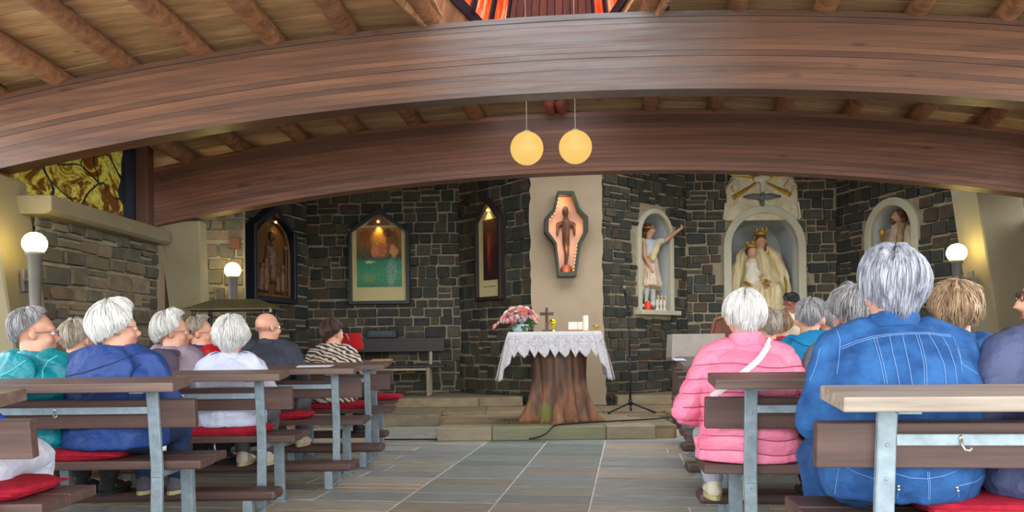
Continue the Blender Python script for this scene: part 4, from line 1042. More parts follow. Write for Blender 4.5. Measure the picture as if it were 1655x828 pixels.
for i in range(22):
    z = .84 * i / 21; t = i / 21; ring = []
    for j in range(nf):
        a = -PI + 2 * PI * j / nf; r = .275 + .045 * t * t + .03 * (1 - t) ** 2
        for (la, am, wd) in lob:
            da = (a - la + PI) % (2 * PI) - PI; r += am * 1.55 * math.exp(-(da / (wd * .8)) ** 2) * (1 - t) ** 3.0 + .12 * am * math.exp(-(da / wd) ** 2)
        r += .012 * math.sin(a * 9 + 2 * t) * (1 - .4 * t) + .008 * math.sin(a * 23 + t * 5)
        ring.append(Vector((r * math.cos(a), r * .9 * math.sin(a), z)))
    rs.append(ring)
g.rings(rs); g.build('stump', m_bark, al_o, smooth=True)
zT = at(895, 537, YA - .35).z - .14
g = G(); g.box((-.05, 0, zT - .045), (1.02, .72, .07)); g.build('altar_top', mw, al_o, bevel=.01)
# lace cloth with a zigzag border in front and long sides
m_lace, n_, l_, b_ = new_mat('lace_cloth')
v_ = coords(n_, l_, 'Object'); vo_ = n_.new('ShaderNodeTexVoronoi'); vo_.inputs['Scale'].default_value = 46; l_.new(v_, vo_.inputs['Vector'])
wv_ = n_.new('ShaderNodeTexWave'); wv_.inputs['Scale'].default_value = 3.2; wv_.inputs['Distortion'].default_value = 2.0; l_.new(v_, wv_.inputs['Vector'])
sp_ = n_.new('ShaderNodeSeparateXYZ'); l_.new(v_, sp_.inputs[0])
hole_ = math_(n_, l_, 'GREATER_THAN', vo_.outputs['Distance'], .52)
band_ = math_(n_, l_, 'LESS_THAN', sp_.outputs[2], -.035)
# repeated lozenges and crosses of the filet border
px_ = math_(n_, l_, 'ABSOLUTE', math_(n_, l_, 'SUBTRACT', math_(n_, l_, 'FRACT', math_(n_, l_, 'MULTIPLY', math_(n_, l_, 'ADD', sp_.outputs[0], 5.0), 3.9)), .5))
pz_ = math_(n_, l_, 'ABSOLUTE', math_(n_, l_, 'DIVIDE', math_(n_, l_, 'ADD', sp_.outputs[2], .11), .22))
loz_ = math_(n_, l_, 'LESS_THAN', math_(n_, l_, 'ADD', px_, pz_), .42)
crs_ = math_(n_, l_, 'MAXIMUM', math_(n_, l_, 'LESS_THAN', px_, .055), math_(n_, l_, 'MULTIPLY', math_(n_, l_, 'LESS_THAN', px_, .2), math_(n_, l_, 'LESS_THAN', math_(n_, l_, 'ABSOLUTE', math_(n_, l_, 'SUBTRACT', pz_, .08)), .05)))
open_ = math_(n_, l_, 'MULTIPLY', math_(n_, l_, 'MULTIPLY', loz_, math_(n_, l_, 'SUBTRACT', 1.0, crs_)), band_)
alpha_ = math_(n_, l_, 'SUBTRACT', 1.0, math_(n_, l_, 'ADD', math_(n_, l_, 'MULTIPLY', open_, .16), math_(n_, l_, 'MULTIPLY', math_(n_, l_, 'MULTIPLY', hole_, band_), .16)), True)
b_.inputs['Base Color'].default_value = C(206, 203, 206); b_.inputs['Roughness'].default_value = .9; l_.new(alpha_, b_.inputs['Alpha']); b_.inputs['Subsurface Weight'].default_value = 0
x0, x1 = at(822, 537, YA - .36).x - ax, at(970, 537, YA - .36).x - ax; yF_, yB_ = -.375, .375
cl = empty('altar_cloth', (ax, YA, .14 + zT), 0, 'white lace cloth with zigzag hem hanging over the stump altar', 'tablecloth')
g = G(); nx, ny = 24, 10
g.add([(x0 + (x1 - x0) * i / nx, yF_ + (yB_ - yF_) * j / ny, .004) for j in range(ny + 1) for i in range(nx + 1)], [(j * (nx + 1) + i, j * (nx + 1) + i + 1, (j + 1) * (nx + 1) + i + 1, (j + 1) * (nx + 1) + i) for j in range(ny) for i in range(nx)])
def drop(a, b, L, zig, nz, outv, wav, nteeth):
    n = 72; vs = []; fs = []
    for i in range(n + 1):
        t = i / n; tt = t * nteeth % 1; h = L - zig * abs(2 * tt - 1) * (1.0 if int(t * nteeth) % 2 == 0 else .55)
        for k in range(nz + 1):
            q = k / nz; p = a.lerp(b, t); sw = wav * math.sin(t * 17) * q
            vs.append((p.x + outv.x * (.008 + .05 * q + sw), p.y + outv.y * (.008 + .05 * q + sw), .004 - h * q))
    for i in range(n):
        for k in range(nz): u = i * (nz + 1) + k; fs.append((u, u + 1, u + nz + 2, u + nz + 1))
    g.add(vs, fs)
drop(Vector((x0, yF_, 0)), Vector((x1, yF_, 0)), .285, .10, 8, Vector((0, -1, 0)), .006, 9)
drop(Vector((x1, yB_, 0)), Vector((x0, yB_, 0)), .285, .10, 8, Vector((0, 1, 0)), .006, 9)
for sx, xe in ((-1, x0), (1, x1)):           # sides: longer, swinging out in folds, the front corner hanging in a point
    n = 40; nz = 12; vs = []; fs = []
    for i in range(n + 1):
        t = i / n; L = .54 - .05 * abs(2 * (t * 5 % 1) - 1)
        for k in range(nz + 1):
            q = k / nz; fo = math.sin(t * 13 + .5) * .022 * q + math.sin(t * 29) * .008 * q
            vs.append((xe + sx * (.006 + .115 * q ** .8 + fo), yF_ - .012 * q + (yB_ - yF_) * t * (1 - .12 * q) + (-.05 * q * (1 - t)), .004 - L * q))
    for i in range(n):
        for k in range(nz): u = i * (nz + 1) + k; fs.append((u, u + 1, u + nz + 2, u + nz + 1))
    g.add(vs, fs)
    # corner fold turning round to the front
    vs = []; fs = []
    for i in range(9):
        t = i / 8
        for k in range(nz + 1):
            q = k / nz; L = (.54 - .06 * t) if t < .5 else .40 - .12 * (t - .5)
            vs.append((xe + sx * (.006 + .115 * q ** .8 * (1 - t * .55)) - sx * t * .10 * (1 - .3 * q), yF_ - .014 - .05 * q + .02 * math.sin(t * 6) * q, .004 - L * q))
    for i in range(8):
        for k in range(nz): u = i * (nz + 1) + k; fs.append((u, u + 1, u + nz + 2, u + nz + 1))
    g.add(vs, fs)
ob = g.build('cloth', m_lace, cl, smooth=True, fixn=False); sd = ob.modifiers.new('s', 'SOLIDIFY'); sd.thickness = .0022; sd.offset = 1
zA = .14 + zT + .0085
# flower arrangement
bo = at(841, 541, YA - .12); fa = empty('flower_arrangement', (bo.x, YA - .12, zA), 0, 'bouquet of pink and white roses in a pale bowl on the altar cloth', 'flowers')
g = G(); g.lathe([(.07, 0), (.085, .02), (.10, .085), (.094, .085), (.07, .03), (.02, .02)], 20); g.build('bowl', mat('bowl_pale_blue', C(186, 208, 212), rough=.3), fa, smooth=True)
pinks = [mat('rose_pink', C(226, 104, 120), C(240, 150, 156), .6, ns=30), mat('rose_salmon', C(226, 138, 120), C(238, 176, 158), .6, ns=30), mat('rose_white', C(240, 232, 222), C(250, 246, 240), .6, ns=30), mat('rose_blush', C(232, 178, 172), C(240, 204, 196), .6, ns=30)]
def rose_mesh(i):
    g = G(); rr = R.Random(i) if hasattr(R, 'Random') else random.Random(i)
    for lay in range(4):
        r = .40 + .2 * lay; n = 4 + lay
        for k in range(n):
            a = 2 * PI * k / n + lay * .7; d = Vector((math.cos(a), math.sin(a), 0)); t = Vector((-d.y, d.x, 0)); h = 1.0 - .16 * lay
            w = r * 1.1
            g.add([d * r * .35 + t * w * .3 + Vector((0, 0, -.4)), d * r * .35 - t * w * .3 + Vector((0, 0, -.4)), d * r * .95 - t * w * .62 + Vector((0, 0, h * .3)), d * r * .98 + t * w * .62 + Vector((0, 0, h * .3)), d * r * .82 - t * w * .35 + Vector((0, 0, h * .75)), d * r * .85 + t * w * .35 + Vector((0, 0, h * .75))], [(0, 1, 2, 3), (3, 2, 4, 5)])
    g.ell((0, 0, .2), (.36, .36, .5), 8, 6)
    return g
rm = []
for i in range(3):
    for mm in pinks + [pinks[2], pinks[2], pinks[3], mat('rose_magenta', C(206, 66, 110), C(226, 96, 136), .6, ns=30)]:
        me = rose_mesh(i).mesh('rose', mm); me.polygons.foreach_set('use_smooth', [True] * len(me.polygons)); rm.append(me)
for i in range(105):
    a = R.uniform(0, 2 * PI); e = math.acos(R.uniform(.02, 1)); d = Vector((math.sin(e) * math.cos(a), math.sin(e) * math.sin(a) * .8, math.cos(e)))
    o = bpy.data.objects.new('rose', R.choice(rm)); COL.objects.link(o); o.parent = fa
    p = Vector((0, 0, .11)) + Vector((d.x * .20, d.y * .17, d.z * .165)) * R.uniform(.88, 1.06)
    o.location = p; o.rotation_euler = d.to_track_quat('Z', 'Y').to_euler(); sc_ = R.uniform(.023, .036); o.scale = (sc_, sc_, sc_)
for p, sc_ in (((-.285, -.02, .065), .034), ((-.245, -.03, .10), .026)):
    o = bpy.data.objects.new('rose', rm[1]); COL.objects.link(o); o.parent = fa; o.location = p; o.rotation_euler = (0, -1.0, 0); o.scale = (sc_,) * 3
ml = mat('leaf_green', C(62, 92, 48), C(96, 124, 78), .5, ns=12)
for i in range(46):
    a = R.uniform(0, 2 * PI); e = R.uniform(.8, 1.9); d = Vector((math.sin(e) * math.cos(a), math.sin(e) * math.sin(a) * .8, math.cos(e) * .7)); L = R.uniform(.15, .24)
    t = d.orthogonal().normalized(); g = G(); b0 = Vector((0, 0, .08)); w = R.uniform(.012, .02)
    g.add([b0 + d * L * .45, b0 + d * L * .75 + t * w, b0 + d * L * 1.02 - Vector((0, 0, .015)), b0 + d * L * .75 - t * w], [(0, 1, 2, 3)]); o = g.build('leaf', ml, fa); o.modifiers.new('s', 'SOLIDIFY').thickness = .002
g = G()
for i in range(7): x = .04 + R.uniform(-.03, .05); g.tube([(x, -.1, .06), (x + .02, -.135, 0.0), (x + .03, -.15 , -R.uniform(.01, .05))], [.006, .006, .002], 5)
g.build('trailing_fern', ml, fa)
# crucifix, gold orb, candle, missal stand, little cup
p = at(884, 532, YA - .05); cr = empty('altar_cross', (p.x, YA - .05, zA), 0, 'small dark wooden cross standing on the altar beside the flowers', 'cross')
mcw = wood('cross_wood', C(72, 44, 34), C(108, 70, 54), 2, .05, .5)
g = G(); g.box((0, 0, .14), (.036, .03, .27)); g.box((0, 0, .205), (.155, .03, .036)); g.build('cross', mcw, cr, bevel=.004)
g = G(); g.box((0, 0, .012), (.11, .08, .024)); g.build('foot', mcw, cr, bevel=.004)
g = G(); g.capsule((0, -.022, .12), (0, -.022, .19), .008, .012); g.ell((0, -.024, .213), .011); g.capsule((-.06, -.02, .215), (0, -.022, .198), .006, .006); g.capsule((.06, -.02, .215), (0, -.022, .198), .006, .006); g.build('corpus', mcw, cr, smooth=True)
p = at(891, 520, YA + .06); ob = empty('gold_orb', (p.x + .02, YA + .06, zA), 0, 'shiny golden ball vessel just right of the altar cross', 'vessel')
g = G(); g.ell((0, 0, .105), .046, 18, 12); g.build('bowl', mat('polished_gold', C(214, 186, 60), rough=.2, metal=.8), ob, smooth=True)
g = G(); g.lathe([(.045, 0), (.04, .01), (.012, .03), (.012, .06), (.03, .066)], 14); g.build('stem', mat('polished_gold', C(214, 186, 60)), ob, smooth=True)
p = at(946.5, 530, YA - .02); ca = empty('altar_candle', (p.x, YA - .02, zA), 0, 'thick white candle standing at the right side of the altar', 'candle')
g = G(); g.lathe([(.030, .01), (.033, .012), (.033, .175), (.028, .18), (.012, .172)], 18); g.build('wax', mat('wax', C(238, 232, 214), rough=.45), ca, smooth='auto')
g = G(); g.lathe([(.05, 0), (.052, .006), (.04, .012)], 18); g.build('dish', m_gold, ca, smooth=True)
g = G(); g.tube([(0, 0, .17), (.002, 0, .19)], .002, 5); g.build('wick', mat('wick', C(40, 36, 34)), ca)
p = at(934, 533, YA); st_ = empty('missal_stand', (p.x, YA + .02, zA), -.15, 'low wooden book stand with open pages behind the altar candle', 'stand')
ms = wood('stand_wood', C(150, 112, 72), C(186, 146, 100), 0, .05, .5)
g = G(); g.box((0, .03, .055), (.25, .012, .12), rot=Matrix.Rotation(-.5, 3, 'X')); g.build('rest', ms, st_, bevel=.003)
for x in (-.1, .1): g = G(); g.tube([(x, .05, .1), (x, .1, 0)], .008, 6); g.build('leg', ms, st_)
g = G(); g.box((0, -.03, .015), (.26, .03, .02)); g.build('ledge', ms, st_, bevel=.003)
for sx in (-1, 1): g = G(); g.box((sx * .055, .017, .066), (.105, .008, .10), rot=Matrix.Rotation(-.5, 3, 'X')); g.build('page', mat('paper', C(226, 218, 200), rough=.8), st_)
p = at(963, 531, YA + .05); cu = empty('brass_cup', (p.x, YA + .05, zA), 0, 'small brass cup at the right end of the altar', 'cup')
g = G(); g.lathe([(.03, 0), (.028, .008), (.008, .02), (.008, .03), (.03, .045), (.034, .075), (.03, .075), (.02, .045)], 16); g.build('cup', m_gold, cu, smooth=True)
g = G(); g.tube([(.032, 0, .07), (.05, 0, .06), (.045, 0, .04), (.028, 0, .042)], .005, 6); g.build('cup_handle', m_gold, cu, smooth=True)

# ---------------------------------------------- microphone stand and cables
m_blk = mat('black_metal', C(26, 27, 30), rough=.4, metal=.3)
p = ground_px(1019, 668, .14); mi = empty('microphone_stand', (p.x, p.y, .14), 0, 'black tripod microphone stand with boom on the platform right of the altar', 'microphone')
zt_m = at(1018, 505, p.y).z - .14
g = G(); g.tube([(0, 0, .10), (0, 0, zt_m * .55)], .013, 10); g.tube([(0, 0, zt_m * .5), (-.004, 0, zt_m)], .009, 10); g.build('pole', m_blk, mi, smooth=True)
for a in (-2.75, -.42, 1.4):
    g = G(); g.tube([(0, 0, .13), (.30 * math.cos(a), .30 * math.sin(a), .02)], .011, 8); lg = g.build('leg', m_blk, mi, smooth=True)
    g = G(); g.ell((.305 * math.cos(a), .305 * math.sin(a), .018), .018); g.build('rubber_foot', m_blk, lg, smooth=True)
g = G(); g.lathe([(.022, .1), (.026, .12), (.022, .16)], 12); g.build('collar', m_blk, mi, smooth=True)
g = G(); g.ell((0, -.01, zt_m), (.024, .026, .026)); g.build('clutch', m_blk, mi, smooth=True)
e1 = at(1012, 486, p.y) - Vector((p.x, p.y, .14)); e2 = at(1009, 467, p.y) - Vector((p.x, p.y, .14))
g = G(); g.tube([(0, 0, zt_m), e1, e1.lerp(e2, .5)], .007, 8); g.build('boom', m_blk, mi, smooth=True)
g = G(); g.tube([e1.lerp(e2, .3), e1.lerp(e2, .8), e2], [.013, .017, .019], 10); mcp = g.build('microphone', m_blk, mi, smooth=True)
g = G(); g.ell(e2 + Vector((0, 0, .012)), (.026, .026, .03)); g.build('grille', mat('mic_grille', C(112, 114, 116), rough=.4, metal=.6), mcp, smooth=True)
def cable(pix, name, lab, r=.008):
    pts = []
    for (x, y, z) in pix: q = ground_px(x, y, z); pts.append(Vector((q.x, q.y, z + r)))
    sm = []
    for i in range(len(pts) - 1):
        a = pts[max(i - 1, 0)]; b = pts[i]; c = pts[i + 1]; d = pts[min(i + 2, len(pts) - 1)]
        for k in range(6):
            t = k / 6; sm.append(.5 * ((2 * b) + (c - a) * t + (2 * a - 5 * b + 4 * c - d) * t * t + (3 * b - a - 3 * c + d) * t ** 3))
    sm.append(pts[-1]); g = G(); g.tube(sm, r, 7); return tag(g.build(name, m_blk, None, smooth=True), lab, 'cable')
cable([(610, 712, 0), (700, 711.5, 0), (780, 711.5, 0), (850, 711.5, 0), (880, 704, .08), (897, 689.5, .145), (925, 686, .14), (990, 682, .14), (1050, 679, .14), (1085, 676, .14), (1105, 680, .14), (1120, 684, .14)], 'floor_cable', 'black cable lying along the platform edge below the altar')

# ---------------------------------------------- bench against the back wall, with box
m_bdark = wood('old_bench_wood', C(26, 21, 19), C(42, 33, 28), 0, .08, .5, 0, 1, 20)
yb_ = 11.55; xl_, xr_ = at(515, 550, yb_).x, at(717, 550, yb_).x
bb = empty('back_bench', ((xl_ + xr_) / 2, yb_, .27), 0, 'dark wooden bench with pale steel legs against the back wall', 'bench'); L = xr_ - xl_
g = G(); g.box((0, .22, .76), (L, .05, .22), rot=Matrix.Rotation(-.12, 3, 'X')); g.build('backrest', m_bdark, bb, bevel=.008)
for k in range(2): g = G(); g.box((0, -.12 + .19 * k, .44), (L + .04, .17, .04)); g.build('seat_board', m_bdark, bb, bevel=.006)
msl = mat('pale_steel', C(164, 150, 128), C(146, 134, 116), .5, .3)
for x in (-L / 2 + .18, L / 2 - .22):
    g = G(); g.tube([(x, -.18, 0), (x, -.18, .42)], .032, 8); g.build('leg', msl, bb)
    g = G(); g.tube([(x, .12, 0), (x, .16, .42), (x, .26, .86)], .030, 8); g.build('leg', msl, bb)
    g = G(); g.tube([(x, -.18, .405), (x, .2, .405)], .018, 8); g.build('seat_bearer', msl, bb)
g = G(); g.box((0, -.19, .395), (L - .5, .03, .03)); g.build('front_rail', msl, bb)
p = at(616, 541, yb_ + .2); bx = empty('blue_box', (p.x, yb_ + .27, 1.148), 0, 'dark blue case standing on the back bench below the green picture', 'case')
bx.location.z = .27 + .868
g = G(); g.box((0, 0, .068), (.46, .16, .135)); g.build('body', mat('case_navy', C(14, 22, 32), C(18, 28, 40), .45), bx, bevel=.015, seg=2)
g = G(); g.box((0, -.083, .075), (.36, .008, .07)); g.build('front_panel', mat('case_navy_light', C(30, 46, 58), rough=.4), bx, bevel=.003)
g = G(); g.tube([(-.1, -.02, .132), (-.08, -.02, .16), (.08, -.02, .16), (.1, -.02, .132)], .008, 6); g.build('handle', m_blk, bx, smooth=True)
# ---------------------------------------------- metal canopy over the candle rack
p = at(378, 502, 6.75); cp = empty('candle_rack', (p.x, 6.80, 0), 0, 'hipped dark metal canopy over a candle rack behind the seated people', 'candle rack')
zc_ = p.z; w2 = .40; 
m_zinc = mat('weathered_sheet', C(116, 108, 74), C(88, 82, 56), .38, .3, ns=4)
g = G(); v0 = [(-w2, -.26, zc_), (w2, -.26, zc_), (w2, .26, zc_), (-w2, .26, zc_)]; v1 = [(-w2 + .20, -.03, zc_ + .10), (w2 - .20, -.03, zc_ + .10), (w2 - .20, .03, zc_ + .10), (-w2 + .20, .03, zc_ + .10)]
g.rings([v0, v1]); g.build('canopy', m_zinc, cp, bevel=.006)
g = G(); g.frame([(-w2, zc_ - .03), (w2, zc_ - .03), (w2, zc_ + .004), (-w2, zc_ + .004)], [(-w2 + .02, zc_ - .028), (w2 - .02, zc_ - .028), (w2 - .02, zc_), (-w2 + .02, zc_)], -.27, -.25); g.build('rim', m_zinc, cp)
for x in (-.3, .3):
    for y in (-.18, .18): g = G(); g.tube([(x, y, 0), (x, y, zc_ + .01)], .02, 8); g.build('post', m_blk, cp)
for k in range(3): g = G(); g.box((0, -.15 + .15 * k, .62 + .06 * k), (.62, .12, .02)); g.build('tray', m_blk, cp)
# ---------------------------------------------- white-covered table and carved chair on the right
m_wcloth = mat('white_cotton', C(176, 166, 156), C(160, 150, 142), .85, ns=5, bump=.2, bs=14)
p0, p1 = at(1086, 541, 9.1), at(1168, 541, 9.1); wt = empty('side_table', ((p0.x + p1.x) / 2, 9.2, 0), -.06, 'narrow wooden side table under the white cloth right of the microphone', 'table')
hw2 = (p1.x - p0.x) / 2; zt2 = p0.z
g = G(); g.box((0, 0, zt2 - .03), (2 * hw2 - .02, .42, .04)); g.build('tabletop', m_bench, wt, bevel=.004)
for x in (-hw2 + .07, hw2 - .07):
    for y in (-.16, .16): g = G(); g.box((x, y, (zt2 - .05) / 2), (.05, .05, zt2 - .05)); g.build('leg', m_bench, wt)
wc = empty('white_table_cloth', ((p0.x + p1.x) / 2, 9.2, zt2), -.06, 'plain white cloth hanging over the side table beside the pink jacket', 'tablecloth')
g = G(); n = 40; rs = []
for k in range(7):
    q = k / 6; ring = []
    for i in range(n):
        t = i / n * 4; sd, f_ = int(t), t - int(t); cs = [(-hw2, -.22), (hw2, -.22), (hw2, .22), (-hw2, .22)]; a, b = cs[sd], cs[(sd + 1) % 4]
        x, y = a[0] + (b[0] - a[0]) * f_, a[1] + (b[1] - a[1]) * f_; e = 1 + .05 * q + .022 * q * math.sin(i * 1.9)
        ring.append(Vector((x * e, y * e, .003 - .31 * q * (1 + .03 * math.sin(i * .8)))))
    rs.append(ring)
g.rings(rs, caps=False); g.f.append(tuple(range(n))); g.mi.append(0)
ob = g.build('cloth', m_wcloth, wc, smooth='auto', fixn=False); ob.modifiers.new('s', 'SOLIDIFY').thickness = .004
p = at(1168, 520, 9.6); ch = empty('carved_chair', (p.x + .17, 9.9, .0), .1, 'reddish carved wooden chair with rounded crest behind the pink jacket', 'chair')
mch = wood('chair_wood', C(84, 38, 22), C(132, 70, 38), 2, .08, .4, 0, 1, 16)
zq = at(1168, 508, 9.8).z
g = G(); g.prism([(-.24, .5), (.24, .5), (.25, zq - .28), (.22, zq - .1), (.12, zq - .02), (0, zq), (-.12, zq - .02), (-.22, zq - .1), (-.25, zq - .28)], -.02, .02); g.build('backrest', mch, ch, bevel=.008)
g = G(); g.tube([(-.25, -.03, zq - .36), (-.25, -.03, zq - .22), (-.2, -.03, zq - .07), (0, -.03, zq + .0), (.2, -.03, zq - .07), (.25, -.03, zq - .22), (.25, -.03, zq - .36)], .028, 8); g.build('crest', mch, ch, smooth=True)
g = G(); g.box((0, .22, .47), (.5, .46, .06)); g.build('seat', mch, ch, bevel=.01)
for x in (-.22, .22):
    for y in (.02, .42): g = G(); g.box((x, y, .29), (.05, .05, .32)); g.build('leg', mch, ch)
    g = G(); g.tube([(x, 0, .72), (x, .42, .70), (x, .42, .5)], .024, 8); g.build('armrest', mch, ch, smooth=True)
# ================================================================ pews
m_cush = mat('red_cushion', C(168, 34, 52), C(140, 24, 42), .9, ns=30, bump=.5, bs=160, sheen=.0, spec=.15)
m_top = wood('bench_top_weathered', C(78, 60, 53), C(118, 98, 88), 0, .08, .5, 0, 1.0, 26)
m_hook = mat('hook_steel', C(196, 190, 176), rough=.3, metal=.8)
GRP = 'wooden pews with steel frames'
def pew(end, L, sx, rz, lab, n_hooks=2, name='pew', mid=True, top=None):
    """local frame: origin on the floor under the aisle-end post; +x*sx runs along the bench away from the aisle, +y to the altar"""
    o = empty(name, end, rz, lab, 'pew', GRP)
    X = lambda a: sx * a
    cx, e = X(L / 2 - .19), L
    def plank(c, d, m, nm, rot=None, bev=.005):
        g = G(); g.box((0, 0, 0), d, rot=rot); ob = g.build(nm, m, o, bevel=bev, seg=2); ob.location = c; return ob
    plank((cx, .105, .442), (L, .175, .042), m_bench, 'seat_board'); plank((cx + X(.012), .305, .442), (L, .185, .042), m_bench, 'seat_board')
    plank((cx, -.018, .697), (L, .042, .136), m_bench, 'backrest', Matrix.Rotation(.13, 3, 'X'))
    plank((cx + X(.01), -.145, .842), (L, .215, .042), top or m_top, 'book_rest', Matrix.Rotation(.10, 3, 'X'))
    plank((cx - X(.03), -.235, .158), (L - .1, .175, .060), m_bench, 'kneeler', bev=.02)
    xs = [0.0, L - .55] if L > 1.2 else [0.0, L - .36] + ([(L - .55) / 2] if L > 2.6 else [])
    for x in xs:
        g = G(); hw, hd = .027, .013
        prof = [(-.042, 0), (-.022, .40), (-.022, .44), (-.052, .72), (-.068, .822)]
        g.rings([[Vector((X(x) - hw, y - hd, z)), Vector((X(x) + hw, y - hd, z)), Vector((X(x) + hw, y + hd, z)), Vector((X(x) - hw, y + hd, z))] for y, z in prof])
        post = g.build('post', m_steel, o, bevel=.004)
        g = G()
        for z, y in ((.70, -.064), (.60, -.053), (.37, -.037)): g.ell((X(x), y - .0, z), (.006, .004, .006), 8, 5)
        tag(g.build('bolts', m_steel, post, smooth=True), kind='stuff')
        g = G(); g.box((X(x), .14, .405), (.05, .36, .03)); g.build('seat_bearer', m_steel, o, bevel=.003)
        g = G(); g.rings([[Vector((X(x) - .03, y - .022, z)), Vector((X(x) + .03, y - .022, z)), Vector((X(x) + .03, y + .022, z)), Vector((X(x) - .03, y + .022, z))] for y, z in ((.335, 0), (.315, .42))]); lg = g.build('front_leg', m_steel, o, bevel=.003)
        g = G(); g.box((X(x), .335, .006), (.10, .09, .012)); g.build('foot_plate', m_steel, lg)
        g = G(); g.box((X(x), -.27, .065), (.055, .05, .13)); g.build('kneeler_leg', m_steel, o, bevel=.003)
        g = G(); g.box((X(x), -.15, .02), (.05, .26, .025)); g.build('floor_bar', m_steel, o, bevel=.003)
        g = G(); g.box((X(x), -.14, .818), (.06, .17, .012), rot=Matrix.Rotation(.10, 3, 'X')); g.build('rest_bracket', m_steel, o)
    g = G(); g.box((X((L - .55) / 2), -.062, .715), (L - .55 - .05, .010, .034)); rail = g.build('rail', m_steel, o, bevel=.002)
    x = .46 if L < 2.6 else .20; k = 0
    while x < L - .6:
        g = G(); g.tube([(X(x), -.069, .722), (X(x), -.076, .70), (X(x) + .005, -.082, .689), (X(x) + .015, -.086, .686), (X(x) + .021, -.086, .697)], .0036, 6); g.ell((X(x), -.068, .72), (.007, .005, .010), 8, 5); g.build('hook', m_hook, rail, smooth=True)
        x += .62; k += 1
    return o
def end_at(px, py, Y): p = at(px, py, Y); return Vector((p.x, p.y, 0))
ORD = ['nearest', 'second', 'third', 'fourth', 'fifth', 'sixth']
LEFT = [(-27, 700, 2.68, 1.75), (257, 700, 3.69, 1.85), (425, 700, 4.70, 1.95), (545, 700, 5.71, 2.1), (596, 690, 6.70, .96), (606, 680, 7.70, 1.95)]
PL = []
for i, (px, py, Y, L) in enumerate(LEFT):
    e = end_at(px, py, Y)
    PL.append((pew(e, L, -1, .0, f'dark plank pew of the left block, {ORD[i]} row from the camera' if i else 'dark plank pew at the bottom left corner, mostly outside the picture'), e, Y))
RIGHT = [(1421, 720, 2.28, 2.9), (1210, 700, 3.36, 3.2), (1165, 690, 4.45, 3.3), (1140, 680, 5.45, 3.3), (1128, 650, 6.48, 3.2), (1122, 640, 7.5, 3.1)]
PR = []
m_top2 = wood('bench_top_pale', C(116, 100, 88), C(178, 166, 152), 0, .05, .55, 0, 1.0, 30)
for i, (px, py, Y, L) in enumerate(RIGHT):
    e = end_at(px, py, Y)
    PR.append((pew(e, L, 1, -.10, (f'dark plank pew of the right block, {ORD[i]} row from the camera' if i else 'weathered plank pew at the lower right in front of the denim jacket'), top=m_top2 if i == 0 else None), e, Y))
def on_pew(P, x, y, z=0):      # point in a pew's frame
    return P[0].matrix_basis @ Vector((x, y, z)) if False else (Matrix.Translation(P[1]) @ Matrix.Rotation(P[0].rotation_euler.z, 4, 'Z') @ Vector((x, y, z)))
def cushion(P, xa, xb, lab, ya=.02, yb=.38, h=.055):
    c = on_pew(P, (xa + xb) / 2, (ya + yb) / 2, .4635); o = empty('seat_cushion', c, P[0].rotation_euler.z, lab, 'cushion', 'red seat cushions')
    g = G(); n = 32; rs = []; hx, hy = abs(xb - xa) / 2, (yb - ya) / 2
    for z, s in ((0, .93), (.012, .985), (h * .5, 1.0), (h - .012, .985), (h - .003, .93), (h + .004, .6)):
        ring = []
        for j in range(n):
            a = 2 * PI * j / n; c_, s_ = math.cos(a), math.sin(a); k = 1 / (abs(c_) ** 6 + abs(s_) ** 6) ** (1 / 6)
            ring.append(Vector((hx * k * c_ * s, hy * k * s_ * s, z)))
        rs.append(ring)
    g.rings(rs); g.build('pad', m_cush, o, smooth='auto'); 
    g = G(); g.tube([(hx * sx_ * .985, hy * sy_ * .985, h * .5) for sx_, sy_ in ((-1, -1), (1, -1), (1, 1), (-1, 1), (-1, -1))], .004, 5); g.build('piping', m_cush, o)
    return o
def relx(P, px, py, dy=.03):    # how far along the pew a pixel lies, near the seat edge
    p = at(px, py, P[2] + dy); d = p - P[1]; r = P[0].rotation_euler.z; return d.x * math.cos(r) + d.y * math.sin(r)
cushion(PL[0], -.75, relx(PL[0], 22, 770), 'red seat cushion at the lower left edge, under the white trousers')
cushion(PL[1], -1.55, relx(PL[1], 190, 740), 'long red seat cushion under the navy and teal jackets')
cushion(PL[2], relx(PL[2], 283, 700), relx(PL[2], 419, 700), 'red seat cushion under the white haired woman in the pale shirt')
cushion(PL[3], -1.3, relx(PL[3], 494, 668), 'red seat cushion under the bald man in the dark jacket')
cushion(PL[4], -.70, relx(PL[4], 592, 655), 'red seat cushion under the woman in the zebra striped jacket')
cushion(PL[5], -.8, relx(PL[5], 646, 640), 'empty looking red seat cushion on the foremost left pew')
cushion(PR[0], .15, 1.9, 'bright red seat cushion under the jeans of the denim jacket woman')
cushion(PR[1], .42, 1.9, 'red seat cushion right of the pink jacket on the second right pew')
cushion(PR[2], -.12, .75, 'red seat cushion left of the pink jacket, on the third right pew')
